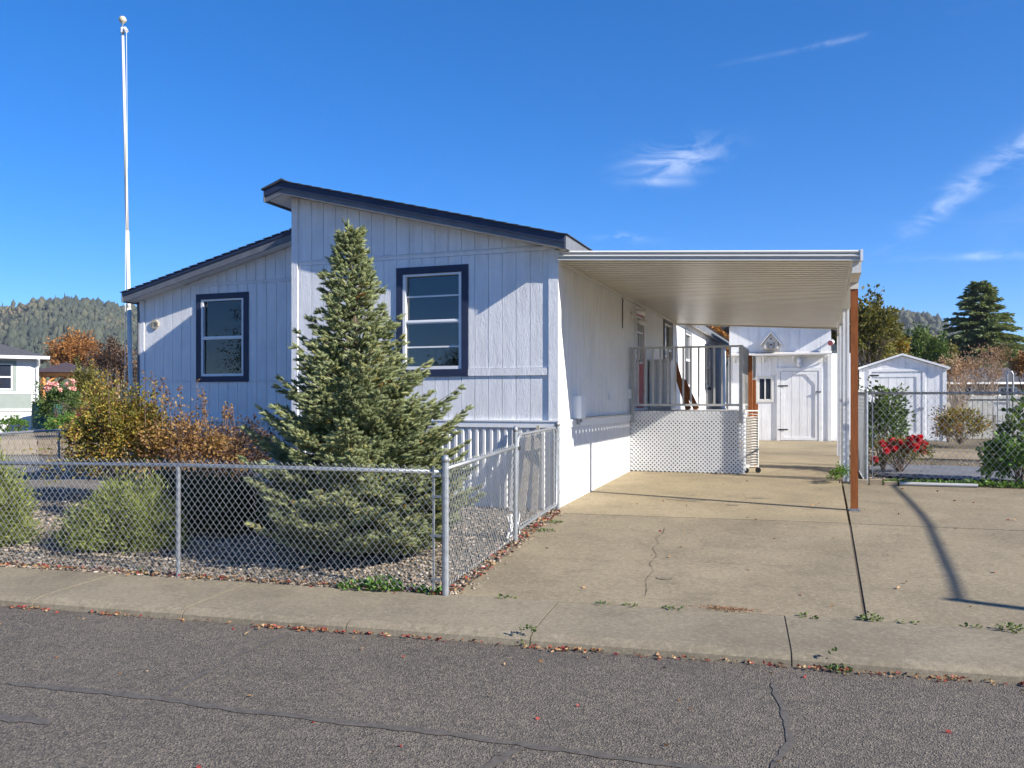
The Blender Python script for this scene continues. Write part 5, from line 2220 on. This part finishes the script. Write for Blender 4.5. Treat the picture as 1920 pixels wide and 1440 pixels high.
lf = []
cxl, czl = -1.35, 2.12
for k in range(11):
    a = math.pi / 2 + 2 * math.pi * k / 11
    for rr_, da in ((.16, 0), (.08, .28)):
        lf.append(wfn.P(cxl + rr_ * math.cos(a + da), .034, czl + rr_ * math.sin(a + da)))
mb.poly(lf)
mb.build('leaf_decal', MT['L_bronze'], nh, fix=False)
mb = MB()
E0 = nz1
ov = .35
A = [wfn.P(-12 - ov, ov, E0), wfn.P(ov, ov, E0), wfn.P(ov, -7 - ov, E0), wfn.P(-12 - ov, -7 - ov, E0)]
Rr_ = [wfn.P(-8.7, -3.5, E0 + 1.25), wfn.P(-3.3, -3.5, E0 + 1.25)]
A = [(x, y, z + .06) for x, y, z in A]
mb.poly([A[0], A[1], Rr_[1], Rr_[0]])
mb.poly([A[1], A[2], Rr_[1]])
mb.poly([A[2], A[3], Rr_[0], Rr_[1]])
mb.poly([A[3], A[0], Rr_[0]])
mb.poly([A[3], A[2], A[1], A[0]])
mb.build('roof', MT['nbroof'], nh)
mb = MB()
wfn.box(mb, -12.4, ov + .05, ov - .01, ov + .1, E0 - .06, E0 + .055)
mb.build('gutter', MT['white'], nh)
mb = MB()
mb.tube([wfn.P(.02, ov + .05, E0 - .06), wfn.P(.02, .1, E0 - .3), wfn.P(-.02, .06, E0 - .4), wfn.P(-.02, .06, nz0)], .05, 8)
mb.build('downspout', MT['white'], nh)

# gazebo
gb = thing('gazebo', 'cedar gazebo with brown metal hip roof behind the neighbouring house', 'gazebo')
g0 = atd(116, 800, 40)
gzg = .35
gc = Vector((g0.x, g0.y, 0))
ax = Vector((math.cos(YAW + .25), math.sin(YAW + .25), 0))
ay = Vector((-ax.y, ax.x, 0))


def gpz(a, b, z):
    q = gc + ax * a + ay * b
    return (q.x, q.y, z)


hh = 1.25
for a in (-1, 1):
    for b in (-1, 1):
        mb = MB()
        mb.bar(gpz(a * .8, b * .8 + .8, gzg - .2), gpz(a * .8, b * .8 + .8, 2.62), .16, .16)
        mb.build('post', MT['cedar2'], gb)
        mb = MB()
        pts = [gpz(a * .8 - a * t * .62, b * .8 + .8, 2.0 + .6 * math.sin(t * 1.5)) for t in (0, .3, .6, .9, 1.0)]
        for p_, q2 in zip(pts[:-1], pts[1:]):
            mb.bar(p_, q2, .09, .09)
        mb.build('brace', MT['cedar2'], gb)
mb = MB()
for b in (0, 1.6):
    mb.bar(gpz(-1.05, b, 2.70), gpz(1.05, b, 2.70), .12, .16)
for a in (-.8, .8):
    mb.bar(gpz(a, .06, 2.70), gpz(a, 1.54, 2.70), .12, .14)
mb.build('beams', MT['cedar2'], gb)
mb = MB()
Q = [gpz(-1.2, -.4, 2.8), gpz(1.2, -.4, 2.8), gpz(1.2, 2.0, 2.8), gpz(-1.2, 2.0, 2.8)]
T_ = gpz(0, .8, 3.32)
for i in range(4):
    mb.poly([Q[i], Q[(i + 1) % 4], T_])
mb.poly(Q[::-1])
mb.build('roof', MT['gazroof'], gb)


def ground_at(x, y, d, z):
    p = atd(x, y, d)
    return (p.x, p.y, z)


tree('orange_tree', 'round orange autumn tree behind the gazebo', ground_at(145, 752, 62, .3), 5.9, (1.8, 1.7, 1.5), 'L_orange', 9000, .17, 160, .11, .14, .35, 'bark')
bush('rose_bush', 'tall leafy bush with pink roses beside the gazebo', 'shrub', ground_at(112, 770, 30.5, .42), (.72, .6, .85), 'L_green', 3600, .09, 70, .15)
pk = [x for x in bpy.data.objects if x.name == 'rose_bush'][0]
for k in range(14):
    c = atd(112 + random.uniform(-26, 26), 722 + random.uniform(-10, 10), 29.85)
    P = [tuple(c + Vector((random.gauss(0, .03), random.gauss(0, .03), random.gauss(0, .03)))) for j in range(22)]
    D = [(random.gauss(0, 1), random.gauss(0, 1), random.gauss(.3, 1)) for j in range(22)]
    leaves_obj('rose_bloom', P, D, .085, .075, rng.random(22), MT['L_pink'], pk)
bush('round_shrub', 'clipped bright green round shrub above the block wall', 'shrub', ground_at(121, 822, 26, .34), (.50, .45, .34), 'L_bright', 7000, .04, 160, .06, shell=.9)
bush('round_shrub', 'clipped green round shrub at the left edge above the wall', 'shrub', ground_at(22, 815, 26.5, .36), (.42, .4, .30), 'L_bright', 5000, .04, 140, .06, shell=.9)
bush('maple_shrub', 'low dark red maple shrub right of the green round shrub', 'shrub', ground_at(156, 790, 28, .42), (.42, .36, .36), 'L_red', 2200, .06, 50, .14)
bush('hedge_shrub', 'brown green bushy shrub right of the gazebo roof', 'shrub', ground_at(163, 770, 35, .4), (.62, .6, 1.3), 'L_olive', 4200, .09, 80, .13)
bush('hedge_shrub', 'pale green shrub between rose bush and yellow shrub', 'shrub', ground_at(185, 790, 31, .42), (.5, .45, .9), 'L_autumn', 2600, .08, 60, .14)
tree('dark_plum_tree', 'dark purple leaved tree left of the flagpole foot', ground_at(212, 752, 44, .3), 4.2, (1.25, 1.2, 1.5), 'L_bronze', 4200, .12, 80, .12, .09, .35)
tree('grey_bare_tree', 'pale greyish bare tree behind the flagpole', ground_at(222, 752, 52, .3), 4.9, (1.0, 1.0, 1.3), 'L_dry', 2200, .12, 60, .12, .08, .35, 'paletwig')
bush('ground_shrub', 'small green shrub at the foot of the block wall', 'shrub', ground_at(150, 868, 17.5, .0), (.22, .2, .17), 'L_green', 700, .04, 24, .15)
bn = thing('compost_bin', 'dark teal netted compost bin beside the neighbouring house', 'bin')
mb = MB()
p = Vector(ground_at(88, 795, 32, .42))
mb.revolve([(.5, 0), (.52, .3), (.5, .9), (.47, .95)], p, 14)
mb.build('body', MT['green_net'], bn)
mb = MB()
mb.revolve([(.52, .95), (.5, 1.0), (.2, 1.06)], p, 14)
mb.build('lid', MT['black'], bn)

# ------------------------------------------------------------------ hills with forest
hill_defs = [(atd(-330, 752, 720), 330, 92, 190), (atd(60, 752, 690), 230, 76, 170), (atd(330, 752, 780), 260, 84, 180), (atd(1640, 752, 760), 105, 84, 150), (atd(1450, 752, 850), 210, 98, 170), (atd(1800, 752, 900), 180, 54, 170), (atd(2300, 752, 900), 330, 66, 200), (atd(900, 752, 900), 320, 78, 180), (atd(-1300, 752, 800), 420, 88, 200)]
rv = Vector((math.cos(YAW), math.sin(YAW), 0))
fv = Vector((-math.sin(YAW), math.cos(YAW), 0))
waves = [(rng.uniform(.006, .03), rng.uniform(0, 6.28), rng.uniform(0, 6.28), rng.uniform(1.5, 4)) for i in range(9)]


def hz(x, y):
    z = 0.0
    for c, sx, h, sy in hill_defs:
        dx, dy = x - c.x, y - c.y
        a = (dx * rv.x + dy * rv.y) / sx
        b = (dx * fv.x + dy * fv.y) / sy
        z = max(z, h * math.exp(-(a * a + b * b)))
    for k, p1, p2, amp in waves:
        z += amp * math.sin(x * k + p1) * math.sin(y * k * 1.3 + p2) * min(1, z / 30)
    return z - 3.0


mb = MB()
ho = Vector((CAM[0], CAM[1], 0))


def hp(u, v):
    q = ho + rv * (-1900 + 3800 * u) + fv * (330 + 1100 * v)
    return (q.x, q.y, hz(q.x, q.y))


mb.sheet(120, 60, hp)
mb.build('hills', MT['hill'], kind='structure', smooth=True, fix=False)
P, H, HT = [], [], []
while len(P) < 46000:
    # trees only where the slopes face the valley
    a = random.uniform(-.78, -.36) if random.random() < .6 else random.uniform(.32, .68)
    d = random.uniform(400, 800)
    q = ho + rv * (a * d) + fv * d
    z = hz(q.x, q.y)
    if z < 4:
        continue
    pf = math.sin(q.x * .021 + 1.3) * math.sin(q.y * .017 + .4) + .6 * math.sin(q.x * .053 + q.y * .031)
    if pf > .75 and random.random() < .8:
        continue
    HT.append(.5 + .26 * pf)
    P.append((q.x, q.y, z - 1))
    H.append(random.uniform(1.8, 4.6) * (1.8 if random.random() < .10 else 1) * (1.25 if pf < -.3 else .9))
P, H = np.array(P), np.array(H)
n = len(P)
# crown template: a knobbly low-poly blob
tv = np.array([(0, 0, 1.0)] + [(.42 * math.cos(a), .42 * math.sin(a), .68) for a in np.arange(5) * 1.2566] + [(.52 * math.cos(a + .6), .52 * math.sin(a + .6), .34) for a in np.arange(5) * 1.2566] + [(0, 0, .0)])
tf = []
for i in range(5):
    j = (i + 1) % 5
    tf += [(0, 1 + i, 1 + j), (1 + i, 6 + i, 1 + j), (1 + j, 6 + i, 6 + j), (6 + i, 11, 6 + j)]
tf = np.array(tf)
wd = (.5 + .4 * rng.random(n)) * np.where(rng.random(n) < .45, .6, 1.0)
V = tv[None] * np.stack([H * wd, H * wd, H], 1)[:, None]
V = V * (1 + .16 * rng.normal(size=V.shape))
an_ = rng.random(n) * 6.28
c, s = np.cos(an_)[:, None], np.sin(an_)[:, None]
V = np.stack([V[:, :, 0] * c - V[:, :, 1] * s, V[:, :, 0] * s + V[:, :, 1] * c, V[:, :, 2]], 2) + P[:, None]
F = (np.arange(n)[:, None, None] * 12 + tf[None]).reshape(-1, 3)
fo = link('hillside_forest', np_mesh('hillside_forest', V.reshape(-1, 3), F, np.repeat(np.clip(np.array(HT) + .55 * (rng.random(n) - .5), 0, 1), 12)), MT['L_forest'], kind='stuff')

# ------------------------------------------------------------------ right background


def cedar(base, H, rad, label, n_wh=44):
    t = thing('cedar_tree', label, 'tree')
    P, D, L, T = [], [], [], []
    base = Vector(base)
    wood = MB()
    wood.tube([base, base + Vector((0, 0, H * .5)), base + Vector((0, 0, H))], [.28, .16, .02], 8)
    for w in range(n_wh):
        f = (w + .5) / n_wh
        z = base.z + H * (.06 + .93 * f)
        for k in range(int(13 - 6 * f)):
            a = random.uniform(0, 6.28)
            ln = rad * (1 - f) ** .85 * random.uniform(.7, 1.15) + .25
            out = Vector((math.cos(a), math.sin(a), 0))
            side = Vector((-math.sin(a), math.cos(a), 0))
            m = max(4, int(ln / .13))
            prev = None
            for i in range(m + 1):
                u = i / m
                p = Vector((base.x, base.y, z)) + out * ln * u + Vector((0, 0, ln * (.34 * u - .34 * u * u) + (.45 * ln * u * max(0, (f - .6) / .4))))
                if u > .15:
                    for s in (-1, 1, 0):
                        for rep in range(4):
                            d = (out * .7 + side * s * random.uniform(.3, 1) + Vector((0, 0, random.uniform(-.55, .15)))).normalized()
                            P.append(tuple(p + side * s * random.uniform(0, .30) * ln * (1 - u * .8) + Vector((0, 0, random.uniform(-.06, .05)))))
                            D.append(tuple(d))
                            L.append(random.uniform(.2, .42))
                            T.append(random.random() * .7 + .3 * u)
            wood.tube([(base.x, base.y, z), tuple(Vector((base.x, base.y, z)) + out * ln * .6 + Vector((0, 0, ln * .04)))], [.04, .015], 4, False)
    L = np.array(L)
    leaves_obj('crown', P, D, L, L * .30, np.array(T), MT['L_cedar'], t)
    wood.build('trunk', MT['bark'], t, fix=False)


cedar(ground_at(1838, 752, 62, .3), 9.9, 4.6, 'tall dark green cedar tree with drooping boughs on the right')
tree('fruit_tree', 'olive and bronze leaved tree above the garden shed, beside the post', ground_at(1628, 752, 27, .35), 4.35, (1.05, 1.0, 1.3), 'L_olive', 6500, .13, 80, .11, .09, .35)
tree('yellow_tree', 'lower yellowing tree right of the bronze one', ground_at(1662, 752, 34, .35), 4.1, (.95, .9, 1.3), 'L_autumn', 3200, .14, 60, .12, .09, .35)
tree('red_tree', 'slim dull red autumn tree before the right hill', ground_at(1697, 752, 58, .35), 5.4, (.75, .7, 1.9), 'L_red', 2600, .16, 50, .12, .09, .35)
tree('green_tree', 'round mid green tree left of the cedar', ground_at(1735, 752, 46, .35), 5.1, (1.2, 1.1, 1.8), 'L_green', 5200, .16, 80, .11, .12, .4)
tree('pale_green_tree', 'yellow green tree tucked against the left of the cedar', ground_at(1768, 752, 52, .35), 5.0, (.85, .8, 1.7), 'L_olive', 2800, .17, 60, .12, .1, .4)
tree('rust_tree', 'rust coloured tree at the right picture edge', ground_at(1925, 752, 44, .35), 3.9, (.7, .7, 1.2), 'L_orange', 2400, .13, 50, .12, .08, .4)
tree('autumn_tree', 'golden autumn tree seen past the far end of the home', ground_at(1345, 752, 46, .35), 6.2, (1.7, 1.5, 2.0), 'L_orange', 4600, .16, 80, .12, .12, .4)
for (x, d, h, r, lab) in ((1800, 26, 2.45, .72, 'left of two bare pinkish brown shrubs before the cedar'), (1846, 27.5, 2.9, .8, 'right and taller of two bare brown shrubs before the cedar')):
    b = ground_at(x, 752, d, .35)
    t = thing('bare_shrub', lab, 'shrub')
    mb = limbs(b, (b[0], b[1], b[2] + h * .6), (r, r, h * .42), 34, .018, 7)
    mb.build('stems', MT['paletwig'], t, fix=False)
    P, D, T = clumps((b[0], b[1], b[2] + h * .75), (r * 1.0, r, h * .28), 50, 1500, .13, .4)
    leaves_obj('seed_heads', P, D, .07, .04, T, MT['L_dry'], t)
bush('dry_shrub', 'brown and olive dry shrub right of the garden shed', 'shrub', ground_at(1800, 850, 22, .33), (.62, .5, .48), 'L_autumn', 3600, .06, 70, .15, 20, .01)
bush('dry_shrub', 'rusty twiggy bush between garden shed and dry shrub', 'shrub', ground_at(1778, 850, 22.8, .33), (.3, .3, .36), 'L_orange', 1300, .055, 30, .15, 14, .008)

# far houses and fence
fh = thing('far_house', 'low far house with dark roof behind the bare shrubs', 'house')
a = atd(1815, 752, 50)
wff = WF((a.x, a.y), (rv.x, rv.y), (-fv.x, -fv.y))
mb = MB()
wff.box(mb, -4.5, 4.6, -6, 0, 0, 2.6)
mb.build('wall', MT['tanwall'], fh)
mb = MB()
q = [wff.P(-5, .5, 2.55), wff.P(5.1, .5, 2.55), wff.P(5.1, -6.5, 2.55), wff.P(-5, -6.5, 2.55), wff.P(-4, -3, 3.55), wff.P(4, -3, 3.55)]
for f in ((0, 1, 5, 4), (1, 2, 5), (2, 3, 4, 5), (3, 0, 4), (3, 2, 1, 0)):
    mb.poly([q[i] for i in f])
mb.build('roof', MT['nbroof'], fh)
mb = MB()
wff.box(mb, -5, 5.1, .5, .6, 2.44, 2.56)
mb.build('gutter', MT['white'], fh)
for i in range(3):
    window(fh, wff, -3.4 + i * 2.6, -2.3 + i * 2.6, 1.2, 2.3, trim=.08, mats=('white', 'vinyl'), base_n=.001, trim_n=.03, depth=-.001, room=-.0005)
cf = thing('metal_fence', 'dull corrugated metal fence behind the dry shrubs', 'fence')
a0, a1 = atd(1762, 752, 27), atd(1960, 752, 27)
uf = (a1 - a0).normalized()
for k in range(int((a1 - a0).length / .16)):
    p = a0 + uf * k * .16
    mb = MB()
    mb.bar((p.x, p.y, .2), (p.x, p.y, 1.62), .145, .02 + .012 * (k % 2), up=(-uf.y, uf.x, 0))
    mb.build('fence_board', MT['cfence'], cf)
mb = MB()
mb.bar((a0.x, a0.y - .04, 1.55), (a1.x, a1.y - .04, 1.55), .05, .08)
mb.build('fence_rail', MT['cfence'], cf)
# tubular trellis panels
for i, (x, d, lab) in enumerate(((1893, 17.5, 'left tubular steel gate panel standing at the right edge'), (1946, 17.0, 'right tubular steel gate panel cut by the picture edge'))):
    t = thing('tube_panel', lab, 'panel', 'tubular steel panels')
    a = atd(x, 752, d)
    mb = MB()
    w = .24
    l_, r_ = a - rv * w, a + rv * w
    for s_ in (l_, r_):
        pass
    for cx_ in (a - rv * .05, ):
        mb.tube([(cx_.x, cx_.y, .2), (cx_.x, cx_.y, 2.0), tuple(Vector((cx_.x, cx_.y, 2.06)) + rv * .03), tuple(Vector((cx_.x, cx_.y, 2.06)) + rv * .09), tuple(Vector((cx_.x, cx_.y, 2.0)) + rv * .12), tuple(Vector((cx_.x, cx_.y, .2)) + rv * .12)], .02, 8)
    mb.build('hoop_post', MT['gal'], t, smooth=True)
    for k in range(6):
        mb = MB()
        z = .35 + k * .23
        mb.tube([(l_.x, l_.y, z), (r_.x, r_.y, z)], .013, 6)
        mb.build('cross_bar', MT['gal'], t)
    for k in range(3):
        q = l_.lerp(r_, k / 2)
        mb = MB()
        mb.tube([(q.x, q.y + .02, .3), (q.x, q.y + .02, 1.55)], .012, 6)
        mb.build('upright_bar', MT['gal'], t)
bxo = thing('plastic_tub', 'pale grey plastic tub on a stand before the metal fence', 'tub')
a = atd(1876, 766, 20)
mb = MB()
mb.box(a.x - .16, a.x + .16, a.y - .13, a.y + .13, 1.12, 1.42)
mb.box(a.x - .18, a.x + .18, a.y - .15, a.y + .15, 1.42, 1.45)
mb.build('tub', MT['alu'], bxo)
mb = MB()
for ex in (-.13, .13):
    for ey in (-.1, .1):
        mb.bar((a.x + ex, a.y + ey, .2), (a.x + ex, a.y + ey, 1.12), .035, .035)
mb.build('stand', MT['greywood'], bxo)

# rose bed behind the right fence
rb = atd(1660, 880, 15.3)
t = bush('camellia_shrub', 'glossy green upright shrub behind the fence corner post', 'shrub', (rb.x - .02, rb.y + .2, gz(rb.x, rb.y)), (.44, .4, .78), 'L_green', 3000, .075, 60, .15, 14, .012, shell=.35)
rb2 = atd(1688, 885, 15.0)
rt = bush('rose_bush', 'rose bush covered in bright red blooms behind the fence', 'rose bush', (rb2.x, rb2.y, gz(rb2.x, rb2.y)), (.55, .42, .36), 'L_olive', 1700, .05, 50, .16, 26, .009, shell=.3)
for (x, y) in ((1655, 832), (1668, 838), (1675, 828), (1688, 830), (1697, 832), (1703, 826), (1712, 822), (1724, 821), (1727, 830), (1735, 834), (1719, 838), (1731, 846), (1715, 840), (1700, 843), (1678, 842), (1640, 861), (1690, 838), (1707, 834), (1662, 846), (1722, 826)):
    c = atd(x, y, 14.75 + random.uniform(-.12, .12))
    P, D = [], []
    for j in range(34):
        d = Vector((random.gauss(0, 1), random.gauss(0, 1), random.gauss(.5, .8))).normalized()
        P.append(tuple(c + d * .02 * random.random()))
        D.append(tuple(d))
    leaves_obj('rose_bloom', P, D, .06, .055, rng.random(34), MT['L_rose'], rt, fold=.35)
wb = atd(1905, 900, 13.6)
bush('broadleaf_shrub', 'broad leaved green shrub spilling over the fence foot at right edge', 'shrub', (wb.x, wb.y - .25, gz(wb.x, wb.y)), (.52, .40, .36), 'L_bright', 1300, .10, 45, .15, 12, .012, ratio=.75)
bush('broadleaf_shoot', 'taller broad leaved shoot above the right edge shrub', 'shrub', (wb.x + .02, wb.y - .05, gz(wb.x, wb.y)), (.25, .2, .62), 'L_green', 260, .12, 22, .2, 6, .01, ratio=.75)
bush('ivy_patch', 'small green ivy patch at the foot of the carport posts', 'ivy', (3.62, 3.75, gz(3.6, 3.7)), (.14, .2, .15), 'L_bright', 320, .05, 20, .2, 4, .005)
sp = []
for k in range(44):
    x = 4.3 + k * .085
    sp.append((x, 3.92 + random.uniform(-.06, .06), .12, 46, .13 if x > 5.4 else .09))
weeds('fence_foot_ivy', sp, 'L_bright', .05)
pd = MB()
pc = atd(1772, 882, 15.2)


def padf(u, v):
    a = (u * 2 - 1)
    b = (v * 2 - 1)
    k = math.sqrt(max(0, 1 - .35 * b * b)) if True else 1
    x = pc.x + a * 1.25 * (1 - .12 * b * b)
    y = pc.y + b * 1.35 * (1 - .1 * a * a)
    return (x, y, gz(x, y) + .02 + .03 * (1 - a ** 4) * (1 - b ** 4) + .006 * math.sin(a * 9) * math.sin(b * 7))


pd.sheet(24, 24, padf)
pd.build('weed_cloth', MT['tarp'], label='grey weed cloth pad lying behind the right fence', cat='pad')

# trees and a house across the street, seen only as reflections in the panes
tree('street_tree', 'dark broad tree across the street mirrored in the left window', (-26, -30, -.4), 7.5, (4.2, 4, 3), 'L_dark', 16000, .14, 200, .13, .25)
tree('street_tree', 'dark tree across the street mirrored in the right window', (-16, -42, -.4), 6.0, (4.5, 4, 2.4), 'L_dark', 16000, .14, 200, .13, .25)
tree('street_tree', 'low reddish tree across the street mirrored beside the dark one', (-22, -44, -.4), 4.4, (3.5, 3, 1.8), 'L_red', 8000, .14, 90, .14, .2)

# ------------------------------------------------------------------ autumn haze
hzm = bpy.data.materials.new('valley_haze')
hzm.use_nodes = True
hn = hzm.node_tree.nodes
hn.remove(hn['Principled BSDF'])
hv = hn.new('ShaderNodeVolumePrincipled')
hv.inputs['Color'].default_value = (.80, .86, .95, 1)
hv.inputs['Density'].default_value = 0.0002
hv.inputs['Anisotropy'].default_value = 0.2
hzm.node_tree.links.new(hv.outputs[0], hn['Material Output'].inputs['Volume'])
mb = MB()
mb.box(-3100, 3100, -1600, 3100, -8, 112)
mb.build('haze', hzm, kind='stuff')
